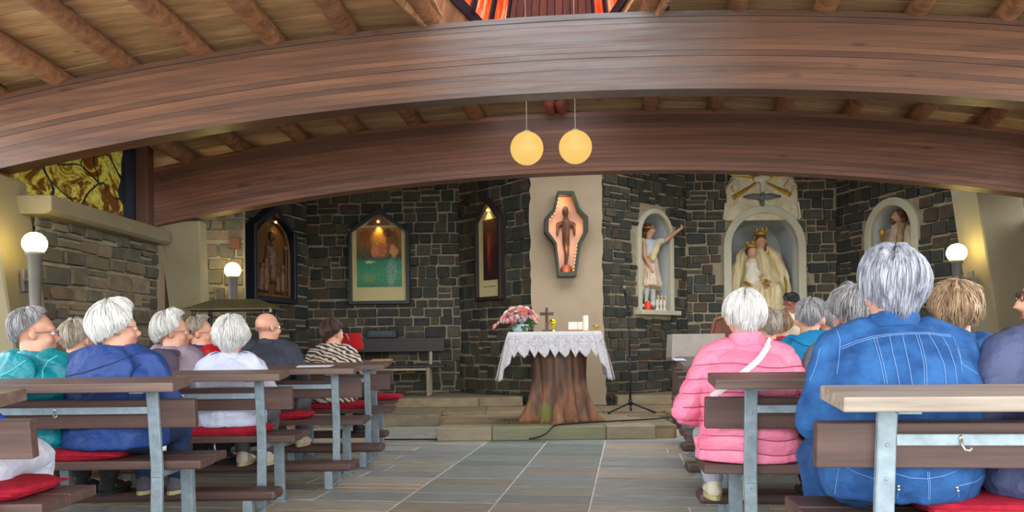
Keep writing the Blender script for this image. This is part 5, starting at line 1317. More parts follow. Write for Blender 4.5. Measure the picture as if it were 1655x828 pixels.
# papers lying about
def paper(p, w, d, rz, lab, cat='paper', m=None, th=.003, rx=0.0):
    o = empty('leaflet', p, rz, lab, cat); g = G(); g.box((0, 0, th / 2), (w, d, th), rot=Matrix.Rotation(rx, 3, 'X')); g.build('sheet', m or mat('paper_white', C(222, 224, 232), rough=.8), o)
    return o
p = at(498, 596, PL[3][2] - .16); o = paper((p.x, p.y, .8675), .15, .10, .05, 'white leaflet lying on the book rest of the fourth left pew', rx=.1)
p = at(521, 595, PL[3][2] - .16); o = paper((p.x + .02, p.y, .8675), .10, .10, -.1, 'second white leaflet beside the first on the same book rest', rx=.1)
p = at(617, 581, PL[5][2] - .16); o = paper((p.x, p.y, .867), .2, .12, 0, 'tan folder lying on the foremost left book rest', 'folder', mat('tan_card', C(168, 128, 84), rough=.7), .012, rx=.1)
p = at(1090, 585, PR[4][2] - .15); o = paper((p.x + .04, p.y, .868), .09, .14, 0, 'white slip of paper on the far right book rest below the white cloth', rx=.1)
# ================================================================ people
m_skin = mat('skin_light', C(224, 172, 146), C(206, 146, 120), .55, ns=14)
m_skin2 = mat('skin_tan', C(150, 98, 72), C(128, 80, 58), .55, ns=14)
m_eye = mat('eye_white', C(232, 230, 226), rough=.2); m_iris = mat('iris_dark', C(52, 42, 36), rough=.2)
m_lip = mat('lip', C(178, 98, 92), rough=.5)
m_rim = mat('spectacle_rim', C(90, 62, 56), rough=.3, metal=.5)
m_lens = m_clear
def cloth_mat(name, a, b, rough=.8, ns=5, bump=.15, bs=220, sheen=.0, stretch=(1, 1, 1)):
    """fabric: two close tones, creases as relief, a fine weave"""
    if name in _M: return _M[name]
    m, n, l, bs_ = new_mat(name); _M[name] = m; v = coords(n, l, 'Object', stretch)
    r = ramp(n, [(.3, a), (.7, b)]); l.new(noise_(n, l, v, ns, 4), r.inputs[0]); l.new(r.outputs[0], bs_.inputs['Base Color']); bs_.inputs['Roughness'].default_value = rough; bs_.inputs['Specular IOR Level'].default_value = .35
    q = noise_(n, l, v, 9, 3, .5); cr = math_(n, l, 'SUBTRACT', 1.0, math_(n, l, 'ABSOLUTE', math_(n, l, 'SUBTRACT', math_(n, l, 'MULTIPLY', q, 2.0), 1.0)))
    h = math_(n, l, 'ADD', math_(n, l, 'POWER', cr, 3.0), math_(n, l, 'MULTIPLY', noise_(n, l, v, bs, 2), bump))
    bump_(n, l, bs_, h, .55, .012); return m
m_denim = cloth_mat('denim_jacket', C(16, 56, 110), C(46, 100, 158), .85, 11, .2, 420)
m_jeans = cloth_mat('jeans_denim', C(18, 56, 108), C(44, 92, 148), .85, 9, .2, 420)
m_stitch = mat('stitching', C(112, 152, 206), rough=.8)
m_jeans_d = cloth_mat('dark_jeans', C(26, 44, 78), C(36, 56, 94)); m_black = cloth_mat('black_cloth', C(26, 28, 34), C(36, 38, 44)); m_greytr = cloth_mat('grey_trousers', C(96, 98, 100), C(78, 80, 84)); m_whitetr = cloth_mat('white_trousers', C(216, 222, 236), C(196, 204, 224)); m_lightgrey = cloth_mat('pale_grey_trousers', C(176, 178, 190), C(156, 158, 172))
m_shoe = cloth_mat('shoe_grey', C(104, 104, 116), C(84, 84, 94)); m_shoe_w = cloth_mat('shoe_cream', C(222, 214, 192), C(196, 188, 164)); m_shoe_b = cloth_mat('shoe_blue', C(62, 96, 150), C(50, 80, 130)); m_shoe_k = cloth_mat('shoe_black', C(30, 30, 32), C(40, 40, 42)); m_sole = mat('sole_pale', C(196, 186, 140), C(172, 160, 116), .7)
def hair_mat(name, a, b):
    if name in _M: return _M[name]
    m, n, l, bs = new_mat(name); _M[name] = m
    f = noise_(n, l, coords(n, l, 'Object', (70, 70, 9)), 1.0, 4, .6); r = ramp(n, [(.32, a), (.66, b)]); l.new(f, r.inputs[0]); l.new(r.outputs[0], bs.inputs['Base Color'])
    bs.inputs['Roughness'].default_value = .42; bump_(n, l, bs, f, .5, .004); return m
H_WHITE = hair_mat('hair_white', C(196, 196, 192), C(234, 234, 230)); H_SILVER = hair_mat('hair_silver', C(92, 96, 108), C(186, 190, 202)); H_GREY = hair_mat('hair_grey', C(112, 112, 116), C(176, 176, 178)); H_MIX = hair_mat('hair_ash', C(136, 124, 108), C(190, 180, 164)); H_BROWN = hair_mat('hair_blond_brown', C(120, 92, 68), C(196, 168, 132)); H_DARK = hair_mat('hair_dark_brown', C(48, 34, 30), C(92, 66, 54)); H_BLACK = hair_mat('hair_black', C(16, 16, 18), C(34, 32, 34)); H_THIN = hair_mat('hair_thin_grey', C(156, 138, 126), C(190, 176, 166))
def hair(root, MH, m, vol=.018, f=50, sd=120, bk=150, inw=.12, n=500, curl=.0, thick=.0017, frizz=.004, seed=1, tilt=14, name='hair'):
    """scalp-covering cap plus separate locks combed from the crown down; f, sd, bk: how far (degrees from the crown) it reaches in front, at the side, at the back"""
    rg = np.random.RandomState(seed); RX, RY, RZ = .075 + vol, .094 + vol, .086 + vol; c0 = np.array((0, -.014, .03))
    Rt = np.array(Matrix.Rotation(math.radians(tilt), 3, 'X'))
    def tmax(ph):
        a = np.abs((np.degrees(ph) + 180) % 360 - 180); return np.interp(a, [0, 40, 68, 95, 140, 180], [f, f, sd * .7 + f * .3, sd, (sd + bk) / 2, bk])
    def P(th, ph, off):
        """th in degrees"""
        lo = np.minimum(th, 90) * PI / 180; t = np.maximum(th - 90, 0) / 90; tp = 1 - inw * t ** 1.6
        rx, ry, rz = RX + off, RY + off, RZ + off
        v = np.stack([rx * np.sin(lo) * np.sin(ph) * tp, ry * np.sin(lo) * np.cos(ph) * tp, rz * np.cos(lo) - t * .118], -1)
        return v @ Rt.T + c0
    g = G(); nu, nv = 44, 14; rs = []
    ph = np.arange(nu) * 2 * PI / nu
    for i in range(nv + 1):
        th = np.maximum(.5, tmax(ph) * (i / nv)); off = -.003 + (.004 * np.sin(ph * 9 + 3 * i / nv + seed) + .005 * np.sin(ph * 4 + 5 * i / nv + seed * 2)) * min(1, i / 4) + curl * .6 * np.sin(ph * 7 + i * 1.1)
        rs.append([Vector(p) for p in P(th, ph, off)])
    rs.append([Vector(p) for p in P(tmax(ph) * .98, ph, -.022 - vol * .6)]); rs.append([Vector(p) for p in P(tmax(ph) * .45, ph, -.03 - vol)])
    g.rings(rs, MH); cap_ = g.build(name, m, root, smooth=True)
    if n:
        K = 8; ph0 = rg.uniform(0, 2 * PI, n); u0 = rg.uniform(.02, .55, n) ** 1.0; off = rg.uniform(-.002, .007, n) + np.abs(rg.normal(0, frizz, n)) * .5
        T = np.linspace(0, 1, K)[None, :]; u = u0[:, None] + (rg.uniform(.74, 1.09, n)[:, None] - u0[:, None]) * T
        php = ph0[:, None] + rg.normal(0, .10, n)[:, None] * T + curl * 14 * np.sin(T * rg.uniform(5, 11, n)[:, None] + rg.uniform(0, 6, n)[:, None]) / 2
        th = tmax(php) * u; lump = .006 * np.sin(php * 9 + 3 * u + seed) + .006 * np.sin(php * 4 + 5 * u + seed * 2)
        o_ = lump + off[:, None] * np.minimum(1, T * 4 + .3) * (1 - .5 * T ** 3) + curl * np.sin(T * rg.uniform(6, 14, n)[:, None] + ph0[:, None] * 9)
        pts = P(th, php, o_); tan = np.gradient(pts, axis=1); tan /= np.linalg.norm(tan, axis=2, keepdims=True) + 1e-9
        rad = pts - c0; sid = np.cross(tan, rad); sid /= np.linalg.norm(sid, axis=2, keepdims=True) + 1e-9; nrm = np.cross(sid, tan)
        w = (thick * rg.uniform(.7, 1.6, n))[:, None] * (1 - .8 * T ** 3); w = w[..., None]
        ring = np.stack([pts + sid * w * 1.7, pts + nrm * w, pts - sid * w * 1.7], 2).reshape(-1, 3)   # n*K*3
        vs = (np.c_[ring, np.ones(len(ring))] @ np.array(MH).T)[:, :3]
        base = (np.arange(n)[:, None, None] * K + np.arange(K - 1)[None, :, None]) * 3; j = np.arange(3)[None, None, :]; jn = (j + 1) % 3
        fs = np.stack([base + j, base + jn, base + 3 + jn, base + 3 + j], -1).reshape(-1, 4)
        me = bpy.data.meshes.new('locks'); me.vertices.add(len(vs)); me.vertices.foreach_set('co', vs.astype(np.float32).ravel())
        me.loops.add(fs.size); me.loops.foreach_set('vertex_index', fs.astype(np.int32).ravel()); me.polygons.add(len(fs)); me.polygons.foreach_set('loop_start', np.arange(0, fs.size, 4, dtype=np.int32))
        me.update(calc_edges=True); me.materials.append(m); lk = link('locks', me, cap_, True); lk['kind'] = 'stuff'
    return cap_
def bvh_of(o):
    me = o.data; return BVHTree.FromPolygons([v.co[:] for v in me.vertices], [p.vertices[:] for p in me.polygons])
def px_hits(root, bvhs, pix, lift=.002):
    """points of the clothes lying under pixels, in the person's frame"""
    Mi = (Matrix.Translation(root.location) @ Matrix.Rotation(root.rotation_euler.z, 4, 'Z')).inverted(); out = []
    for x, y in pix:
        u, v = ray(x, y); a = Mi @ Vector((0, 0, HC)); b = Mi @ Vector((u, 1, HC + v)); d = (b - a).normalized(); best = None
        for t in bvhs:
            h = t.ray_cast(a, d)
            if h[0] is not None and (best is None or h[3] < best[1]): best = (h[0] - d * lift, h[3])
        if best: out.append(best[0])
    return out
def dense(pix, n=6): return [(a[0] + (b[0] - a[0]) * k / n, a[1] + (b[1] - a[1]) * k / n) for a, b in zip(pix[:-1], pix[1:]) for k in range(n)] + [pix[-1]]

PEOPLE = {}
def person(key, P, px, ytop, label, hairkw=None, yaw=0, pitch=0, lean=0.0, byaw=0, sw=.20, cw=.165, hw=.18, ww=.16, dp=1.0, top=None, tkind='jacket', ti=.022, bottom=m_black, shoe=m_shoe_k, specs=False, hunch=.03, vox=.0105, fold=(.006, 12), hood=None, collar=True, quilt=None, cush=.05, sk=m_skin, hscale=1.0, stand=None, dyl=.19, ears=True, arms='lap', hem=-9, xlean=0.0, eo=.0, ch=.0):
    fz = .19 if stand is None else 0.0     # feet rest on the kneeler of the pew in front
    # where on the pew
    if stand is None:
        r = P[0].rotation_euler.z; Y = P[2] + .2
        for _ in range(8):
            q = at(px, ytop + 40, Y); d = q - P[1]; x = d.x * math.cos(r) + d.y * math.sin(r); Y = (P[1] + Matrix.Rotation(r, 3, 'Z') @ Vector((x, dyl + lean, 0))).y
        o3 = P[1] + Matrix.Rotation(r, 3, 'Z') @ Vector((x, dyl, 0)); sz = .463 + cush; base = Vector((o3.x, o3.y, 0)); rz = r
    else:
        Y = stand[0]; q = at(px, ytop + 20, Y); base = Vector((q.x, Y, stand[1])); sz = .86; rz = stand[2]
    rz = rz - math.radians(byaw)
    ztop = at(px, ytop, Y).z - base.z
    root = empty('person', base, rz, label, 'person')
    hv = (hairkw or {}).get('vol', 0.0); hs = hscale
    hz = ztop - (.118 + hv) * hs; nb = hz - .118 * hs; T = nb - sz; hy = lean + hunch
    Z = lambda f: sz + T * f
    yo = lambda f: lean * max(0, f) + (hunch * max(0, f - .6) / .4) - .03 * math.sin(PI * min(1, max(0, f)))
    st = [(-.02, hw * .90, .125), (.10, hw, .15), (.22, hw * .97, .148), (.36, ww, .13), (.58, cw, .125), (.78, (cw + sw * .9) / 2, .115), (.90, sw * .70, .09), (.99, .085, .07), (1.12, .056, .058)]
    def torso(g, inf, f1=9, n=22, f0=-9):
        rs = []
        for f, rx, ry in st:
            if f > f1: break
            if f < f0: continue
            k = inf if f < .95 else inf * .7
            rs.append([Vector(((rx + k) * math.copysign(abs(math.cos(2 * PI * j / n)) ** .9, math.cos(2 * PI * j / n)), (ry * dp + k) * math.copysign(abs(math.sin(2 * PI * j / n)) ** .9, math.sin(2 * PI * j / n)) + yo(f), Z(f))) for j in range(n)])
        g.rings(rs)
    sh = Z(.88)
    E = {}; W = {}
    for sx in (-1, 1):
        if arms == 'lap' or (arms == 'book' and sx < 0): E[sx] = Vector((sx * (sw + .06 + eo), yo(.5) + .03, Z(.42))); W[sx] = Vector((sx * .085, yo(.3) + .27, sz + .165))
        elif arms == 'wide': E[sx] = Vector((sx * (sw + .10), yo(.5) + .03, Z(.36))); W[sx] = Vector((sx * .10, yo(.3) + .27, sz + .18))
        elif arms == 'book': E[sx] = Vector((sx * (sw + .06), yo(.5) + .06, Z(.42))); W[sx] = Vector((sx * .09, yo(.3) + .30, sz + .30))
        else: E[sx] = Vector((sx * (sw + .05), yo(.5) + .10, Z(.55))); W[sx] = Vector((sx * .12 - .1, yo(.3) + .34, Z(.42)))
    def arm(g, inf, wrist=True):
        for sx in (-1, 1):
            S0 = Vector((sx * (sw - .045), yo(.86), sh - .012))
            g.capsule((sx * sw * .45, yo(.9), sh + .022), S0, .055 + inf, .056 + inf)
            g.capsule(S0, E[sx], .055 + inf, .044 + inf); g.capsule(E[sx], W[sx] if wrist else E[sx].lerp(W[sx], .93), .043 + inf, (.029 if wrist else .034) + inf)
    # legs
    HP, KN, AN = {}, {}, {}
    for sx in (-1, 1):
        if stand is None:
            HP[sx] = Vector((sx * hw * .50, .01, sz + .075)); KN[sx] = Vector((sx * (.09 + hw * .18), .42, sz + .055)); AN[sx] = Vector((sx * (.06 + hw * .12), .47, .085 + fz))
        else:
            HP[sx] = Vector((sx * hw * .5, 0, sz + .02)); KN[sx] = Vector((sx * .10, .02, .46)); AN[sx] = Vector((sx * .10, -.01, .08))
    def legs(g, inf, cut=1.0):
        for sx in (-1, 1):
            th = .082 + .05 * max(0, hw - .17) / .1
            g.capsule(HP[sx], KN[sx], th + inf, .060 + inf); g.capsule(KN[sx], KN[sx].lerp(AN[sx], cut), .056 + inf, .042 + inf)
    # --- body: one continuous skin with head
    MH = Matrix.Translation((0, hy, hz)) @ Matrix.Rotation(-math.radians(yaw), 4, 'Z') @ Matrix.Rotation(math.radians(pitch), 4, 'X') @ Matrix.Scale(hs, 4)
    g = G(); torso(g, -.014); arm(g, -.008); legs(g, -.014)
    for sx in (-1, 1): g.capsule(AN[sx] + Vector((0, -.02, -.04)), AN[sx] + Vector((0, .13, -.05)), .036, .03)
    g.capsule((0, yo(.97) - .005, nb - .02), MH @ Vector((0, -.02, -.05)), .058, .055)
    R3 = MH.to_3x3()
    def he(c, r, rot=None): g.ell(MH @ Vector(c), r if isinstance(r, tuple) else (r, r, r), 14, 10, rot=(MH.to_quaternion().to_matrix() @ rot) if rot else MH.to_quaternion().to_matrix())
    he((0, -.014, .03), (.073, .092, .084)); he((0, .022, -.045), (.057, .064, .072)); he((0, .058, -.098), .023)
    he((0, .066, .026), (.052, .024, .018)); he((.036, .054, -.03), .028); he((-.036, .054, -.03), .028); he((0, .074, -.064), (.026, .018, .020))
    g.capsule(MH @ Vector((0, .082, .012)), MH @ Vector((0, .106, -.028)), .009, .0135); he((.012, .094, -.034), .009); he((-.012, .094, -.034), .009)
    if ears:
        for sx in (-1, 1): he((sx * .078, -.012, -.008), (.010, .020, .033), Matrix.Rotation(sx * .35, 3, 'Z'))
    me = remesh(g, vox, 3)
    # fingers: palm, four fingers of unequal length and a thumb on each hand, joined to the same body mesh
    gh = G()
    for sx in (-1, 1):
        dirv = (W[sx] - E[sx]).normalized(); dirv = Vector((dirv.x * .75, dirv.y, dirv.z - .12)).normalized(); side = Vector((0, 0, 1)).cross(dirv).normalized(); upv = dirv.cross(side)
        p0 = W[sx] + dirv * .01; pc = p0 + dirv * .045
        rot = Matrix((side, dirv, upv)).transposed(); gh.ell(pc, (.039, .05, .017), 12, 8, rot=rot)
        for k, (ln, off) in enumerate(((.068, -.029), (.078, -.010), (.073, .010), (.056, .028))):
            b0 = pc + dirv * .038 + side * off; b1 = b0 + dirv * ln * .45 + upv * .004; b2 = b1 + dirv * ln * .3 - upv * ln * .22; b3 = b2 + dirv * ln * .12 - upv * ln * .26
            gh.tube([b0, b1, b2, b3], [.0095, .009, .008, .005], 8)
        tb = pc - dirv * .022 - side * sx * .030; gh.tube([tb, tb - side * sx * .022 + dirv * .022, tb - side * sx * .026 + dirv * .05], [.012, .0105, .006], 8)
    bm = bmesh.new(); bm.from_mesh(me); tmp = gh.mesh('hands'); bm.from_mesh(tmp); bm.to_mesh(me); bm.free(); bpy.data.meshes.remove(tmp)
    me.materials.clear(); me.materials.append(sk); me.name = 'body'; me.polygons.foreach_set('use_smooth', [True] * len(me.polygons)); body = link('body', me, root)
    for sx in (-1, 1):
        e = G(); e.ell(MH @ Vector((sx * .030, .076, .004)), .0115 * hs, 10, 8); e.cur = 1; e.ell(MH @ Vector((sx * .030, .083, .004)), .0058 * hs, 8, 6); ob = e.build('eye', [m_eye, m_iris], root, smooth=True)
    e = G(); e.ell(MH @ Vector((0, .090, -.064)), (.019, .007, .006), 10, 6, rot=MH.to_quaternion().to_matrix()); e.build('lips', m_lip, root, smooth=True)
    # --- clothes
    clothes = []
    if top:
        g = G(); torso(g, ti, 1.0, f0=hem); arm(g, ti * .8, False)
        if tkind in ('jacket', 'coat') and hem < 0: g.rings([[Vector(((hw + ti + .012) * math.cos(2 * PI * j / 20), (.155 * dp + ti + .01) * math.sin(2 * PI * j / 20) + .0, z)) for j in range(20)] for z in ((sz + .004, sz + .02, sz + .10) if tkind == 'coat' else (sz + .03, sz + .06, sz + .12))])
        fd = folds(fold[0], fold[1], px * .37)
        def df(co, no):
            co = fd(co, no)
            if quilt:
                h, am = quilt; zz = co[:, 2] + .010 * np.sin(co[:, 0] * 7 + px) + .006 * np.sin(co[:, 0] * 19)
                co = co + no * (am * (np.abs(np.sin(PI * zz / h)) ** .5 - .7))[:, None]
            co[:, 2] = np.maximum(co[:, 2], sz + .002) if stand is None else co[:, 2]
            return co
        jk = skin(tkind, g, top, root, vox if not quilt else vox * .75, 4, df); clothes.append(jk)
        if collar:
            g = G(); n = 26; rs = []
            for z, rr in ((nb - .052, .092), (nb - .02, .084), (nb + .022 + ch, .077), (nb + .024 + ch, .069), (nb - .02, .072)):
                rs.append([Vector((rr * math.cos(2 * PI * j / n), rr * .98 * math.sin(2 * PI * j / n) + yo(.98) - .004 + (nb - z) * .1, z + .014 * math.sin(2 * PI * j / n + PI))) for j in range(n)])
            g.rings(rs); skin('collar', g, collar if not isinstance(collar, bool) else top, root, .008, 2)
        if hood:
            hr, hm, hzo = hood; g = G()
            g.ell((0, yo(.88) - .118 * dp - ti * .8, Z(.83) + hzo), (hr, .034, hr * .78), 24, 12, rot=Matrix.Rotation(-.22, 3, 'X')); n = 18
            g.tube([(.105 * math.cos(a), yo(.98) - .015 + .085 * math.sin(a), nb - .03 - .01 * math.sin(a)) for a in [2 * PI * j / n for j in range(n + 1)]], .034, 10)
            g.ell((0, yo(.95) - .085, nb - .035), (.115, .05, .05))
            clothes.append(skin('hood', g, hm or top, root, .010, 5, folds(.005, 16, px * .2)))
    g = G()
    if stand is None:
        rs = []
        for f, rx, ry in [(-.022, hw * .9, .125), (.10, hw, .15), (.22, hw * .97, .15), (.30, ww * 1.0, .13)]:
            rs.append([Vector(((rx + .009) * math.cos(2 * PI * j / 22), (ry * dp + .009) * math.sin(2 * PI * j / 22) + yo(f), Z(f))) for j in range(22)])
        g.rings(rs)
    else: g.rings([[Vector(((hw + .008) * math.cos(2 * PI * j / 22), (.13) * math.sin(2 * PI * j / 22), z)) for j in range(22)] for z in (sz - .06, sz + .05, sz + .18)])
    legs(g, .010, .90); tr = skin('trousers', g, bottom, root, vox, 4, folds(.005, 14, px * .11)); clothes.append(tr)
    for sx in (-1, 1):
        g = G(); a = AN[sx]; zf = .0
        for c, r in (((0, -.03, .042), (.042, .05, .040)), ((0, .05, .038), (.044, .075, .036)), ((0, .12, .03), (.043, .055, .028))): g.ell((a.x + c[0], a.y + c[1] - .0, c[2] + fz), r)
        g.ell((a.x, a.y - .02, .075 + fz), (.040, .045, .038))
        s_ = skin('shoe', g, shoe, root, .009, 3, lambda co, no: np.c_[co[:, :2], np.maximum(co[:, 2], .012 + fz)])
        g = G(); g.rings([[Vector((a.x + (.046 - .008 * max(0, math.sin(t))) * math.cos(t), a.y + .045 + .132 * math.sin(t), z + fz)) for t in [2 * PI * j / 20 for j in range(20)]] for z in (.001, .022)]); g.build('sole', m_sole if shoe is not m_shoe_k else m_shoe_k, s_, smooth='auto')
    if specs:
        g = G()
        for sx in (-1, 1): g.tube([MH @ Vector((sx * .031 + .021 * math.cos(t), .098, .004 + .017 * math.sin(t))) for t in [2 * PI * j / 14 for j in range(15)]], .0017, 5); g.tube([MH @ Vector((sx * .053, .097, .008)), MH @ Vector((sx * .074, .05, .008)), MH @ Vector((sx * .080, -.01, .004))], .0017, 5)
        g.tube([MH @ Vector((-.010, .098, .006)), MH @ Vector((0, .101, .009)), MH @ Vector((.010, .098, .006))], .0017, 5); gl = g.build('spectacles', m_rim, root)
    if hairkw:
        kw = dict(hairkw); hair(root, MH, kw.pop('m'), seed=int(px) % 97, **kw)
    if xlean:
        for ch in [c for c in root.children] + [k for c in root.children for k in c.children]:
            me_ = ch.data; co = np.empty(len(me_.vertices) * 3, np.float32); me_.vertices.foreach_get('co', co); co = co.reshape(-1, 3); co[:, 0] -= xlean * np.clip(co[:, 2] - sz - .05, 0, 9); me_.vertices.foreach_set('co', co.ravel()); me_.update()
    PEOPLE[key] = dict(root=root, top=clothes[0] if top else None, all=clothes, tr=tr, MH=MH, sz=sz, nb=nb, Z=Z, yo=yo, E=E, W=W)
    return root
BOB = dict(vol=.022, f=58, sd=135, bk=158, inw=.16, n=700)
SHORT = dict(vol=.014, f=48, sd=92, bk=142, inw=.30, n=450)
PUFF = dict(vol=.034, f=54, sd=122, bk=150, inw=.30, n=700, curl=.006, frizz=.008)
def hk(base, m, **k): d = dict(base); d['m'] = m; d.update(k); return d
# ---- left block
m_teal = cloth_mat('teal_quilted', C(6, 146, 158), C(2, 114, 128), .38, 6, .1, 200, .0)
person('teal', PL[1], 51, 498, 'person with short grey hair in a shiny teal jacket at the left edge', hk(SHORT, H_GREY, vol=.013, sd=84, bk=135, n=600), yaw=52, byaw=8, top=m_teal, ti=.034, sw=.215, cw=.20, hw=.19, quilt=(.085, .010), specs=True, hood=(.14, None, .0), bottom=m_black)
m_navy = cloth_mat('navy_blue_anorak', C(40, 74, 140), C(30, 58, 118), .55, 5, .1, 240)
person('navy', PL[1], 184, 484, 'white haired person in a royal blue hooded anorak turning right, second row', hk(BOB, H_WHITE, vol=.030, bk=156, sd=126, n=1000, inw=.22), yaw=50, byaw=2, top=m_navy, tkind='coat', ti=.030, sw=.225, cw=.20, hw=.22, hood=(.165, None, .0), bottom=m_jeans_d, shoe=m_shoe, fold=(.009, 11), specs=True)
person('ash', PL[2], 122, 516, 'person with cropped ash hair between the teal and royal blue jackets', hk(SHORT, H_MIX, vol=.016), yaw=10, top=cloth_mat('cream_knit', C(206, 196, 176), C(186, 176, 156)), hood=None)
m_lil = cloth_mat('lilac_coat', C(150, 136, 148), C(120, 108, 122), .7)
person('lilac', PL[2], 277, 502, 'white haired person with glasses in a mauve grey coat looking right', hk(SHORT, H_WHITE, vol=.028, sd=112, bk=140, n=800, frizz=.012), yaw=62, byaw=10, dyl=.27, top=m_lil, ti=.034, sw=.205, cw=.19, specs=True, hood=(.15, cloth_mat('plum_hood', C(84, 72, 88), C(66, 56, 72)), -.01), quilt=(.11, .006))
m_red = cloth_mat('red_anorak', C(196, 22, 34), C(160, 14, 26), .5)
person('red', PL[3], 321, 511, 'person with grey brown hair and glasses in a red jacket with blue collar', hk(SHORT, H_MIX, vol=.018, sd=98), yaw=62, byaw=18, top=m_red, ti=.03, specs=True, collar=cloth_mat('blue_collar', C(32, 48, 150), C(24, 38, 120)), hood=(.12, None, -.02), fold=(.009, 14))
m_pale = cloth_mat('pale_blue_shirt', C(206, 212, 232), C(184, 190, 216), .8)
person('pale', PL[2], 371, 511, 'person with puffy white hair in a pale blue white shirt', hk(PUFF, H_WHITE, n=1100, vol=.030, bk=162), yaw=-8, top=m_pale, ti=.018, sw=.195, cw=.18, hw=.19, fold=(.010, 13), bottom=m_greytr, shoe=m_shoe_w, tkind='coat')
m_char = cloth_mat('charcoal_jacket', C(58, 64, 78), C(44, 48, 60), .7)
person('bald', PL[3], 431, 505, 'bald man in a dark slate jacket in the fourth left row', dict(m=H_THIN, vol=.001, f=50, sd=94, bk=128, n=160, thick=.001, inw=.3, frizz=.002) and None, yaw=32, byaw=6, top=m_char, ti=.028, sw=.23, cw=.20, hw=.19, bottom=m_greytr, shoe=m_shoe_w)
m_zeb, n_, l_, b_ = new_mat('zebra_cloth')
wv_ = n_.new('ShaderNodeTexWave'); wv_.bands_direction = 'DIAGONAL'; wv_.inputs['Scale'].default_value = 9.5; wv_.inputs['Distortion'].default_value = 7; wv_.inputs['Detail'].default_value = 2; wv_.inputs['Detail Scale'].default_value = 1.2
l_.new(coords(n_, l_, 'Object', (.7, .7, 1.7)), wv_.inputs['Vector']); r_ = ramp(n_, [(.42, C(58, 48, 44)), (.52, C(204, 192, 176))]); l_.new(wv_.outputs['Fac'], r_.inputs[0]); l_.new(r_.outputs[0], b_.inputs['Base Color']); b_.inputs['Roughness'].default_value = .8
person('zebra', PL[4], 537, 515, 'person with short dark brown hair in a zebra striped jacket holding a red book', hk(SHORT, H_DARK, vol=.020, sd=100, bk=146, n=600), yaw=28, byaw=6, top=m_zeb, ti=.024, sw=.205, cw=.18, arms='book', bottom=m_black, tkind='coat')
person('whitelegs', PL[0], -88, 452, 'person in white trousers and blue top mostly outside the left edge', hk(SHORT, H_GREY), yaw=0, top=cloth_mat('blue_top', C(32, 84, 190), C(24, 66, 160)), ti=.018, hw=.23, sw=.20, bottom=m_whitetr, shoe=m_shoe_w, byaw=-8, xlean=.62, hem=.2)
# ---- right block
m_pink = cloth_mat('pink_quilted', C(236, 140, 166), C(226, 118, 150), .42, 5, .05, 260)
person('pink', PR[1], 1206, 469, 'white haired person in a quilted pink jacket with a white strap', hk(BOB, H_WHITE, vol=.013, bk=150, sd=122, n=1100, inw=.26), yaw=0, pitch=-4, top=m_pink, tkind='coat', ti=.026, sw=.202, cw=.185, hw=.200, ww=.185, quilt=(.064, .009), vox=.0085, arms='lap', eo=.02, ch=.026, cush=.0, bottom=m_lightgrey, shoe=m_shoe_w, fold=(.003, 10))
person('ashr', PR[3], 1242, 499, 'grey blond person just right of the white haired head, third head row', hk(SHORT, H_MIX, vol=.02), yaw=-8, top=cloth_mat('brick_red_top', C(150, 40, 44), C(120, 30, 34)))
person('redr', PR[4], 1262, 502, 'sandy haired person in a bright red top, far behind the pink jacket', hk(SHORT, H_BROWN, vol=.02, sd=110), yaw=5, top=m_red)
m_cyan = cloth_mat('cyan_hoodie', C(14, 138, 188), C(8, 112, 162), .7)
person('cyan', PR[2], 1311, 483, 'grey haired person in a cyan blue hooded jacket', hk(SHORT, H_GREY, vol=.010, sd=80, bk=128, n=500), yaw=14, top=m_cyan, ti=.026, sw=.215, cw=.19, hood=(.165, None, .03), fold=(.008, 10), cush=.0)
person('greyr', PR[3], 1344, 489, 'grey haired person half hidden right of the cyan hood', hk(SHORT, H_GREY, vol=.016), yaw=0, top=cloth_mat('slate_wool', C(84, 86, 92), C(70, 72, 78)), cush=0.0)
person('wispy', PR[1], 1381, 463, 'person with wispy light grey hair left of the denim jacket', hk(BOB, H_GREY, vol=.020, bk=142, sd=112, n=800, frizz=.014, curl=.003), yaw=-12, top=cloth_mat('grey_knit', C(112, 114, 122), C(92, 94, 102)), sw=.19)
person('denim', PR[0], 1447, 397, 'woman with a silver grey bob in a bright blue denim jacket and jeans', hk(BOB, H_SILVER, vol=.017, f=60, sd=138, bk=168, inw=.17, n=2200, thick=.0014, frizz=.004), yaw=-6, pitch=-3, top=m_denim, ti=.020, sw=.220, cw=.222, hw=.240, ww=.235, dp=1.12, arms='lap', hem=.2, eo=-.02, cush=.055, ch=.012, bottom=m_jeans, shoe=m_shoe_b, vox=.0085, fold=(.0065, 10), hunch=.035)
person('brown', PR[1], 1549, 455, 'person with tousled blond brown hair in a blue denim jacket', hk(SHORT, H_BROWN, vol=.028, sd=112, bk=146, n=900, curl=.004, frizz=.008), yaw=10, top=m_denim, ti=.026, sw=.21, cw=.19, cush=.05)
m_slate = cloth_mat('slate_blue_anorak', C(78, 88, 122), C(62, 70, 102), .6)
person('edge', PR[0], 1719, 408, 'person in a slate blue anorak at the right edge, face turned left', hk(BOB, H_DARK, vol=.02, n=500), yaw=-62, byaw=-12, top=m_slate, ti=.030, sw=.24, cw=.22, hw=.22, hood=(.15, None, .0), specs=True, fold=(.010, 11), cush=.055)
person('dark', None, 1290, 473, 'black haired person in a beige shirt standing bent near the large statue niche', hk(SHORT, H_BLACK, vol=.012, n=300), yaw=-30, pitch=-28, lean=.10, top=cloth_mat('beige_shirt', C(206, 186, 164), C(188, 168, 146)), tkind='shirt', ti=.018, sw=.20, sk=m_skin2, stand=(9.2, 0.0, .35), arms='front', bottom=m_jeans_d, collar=False)

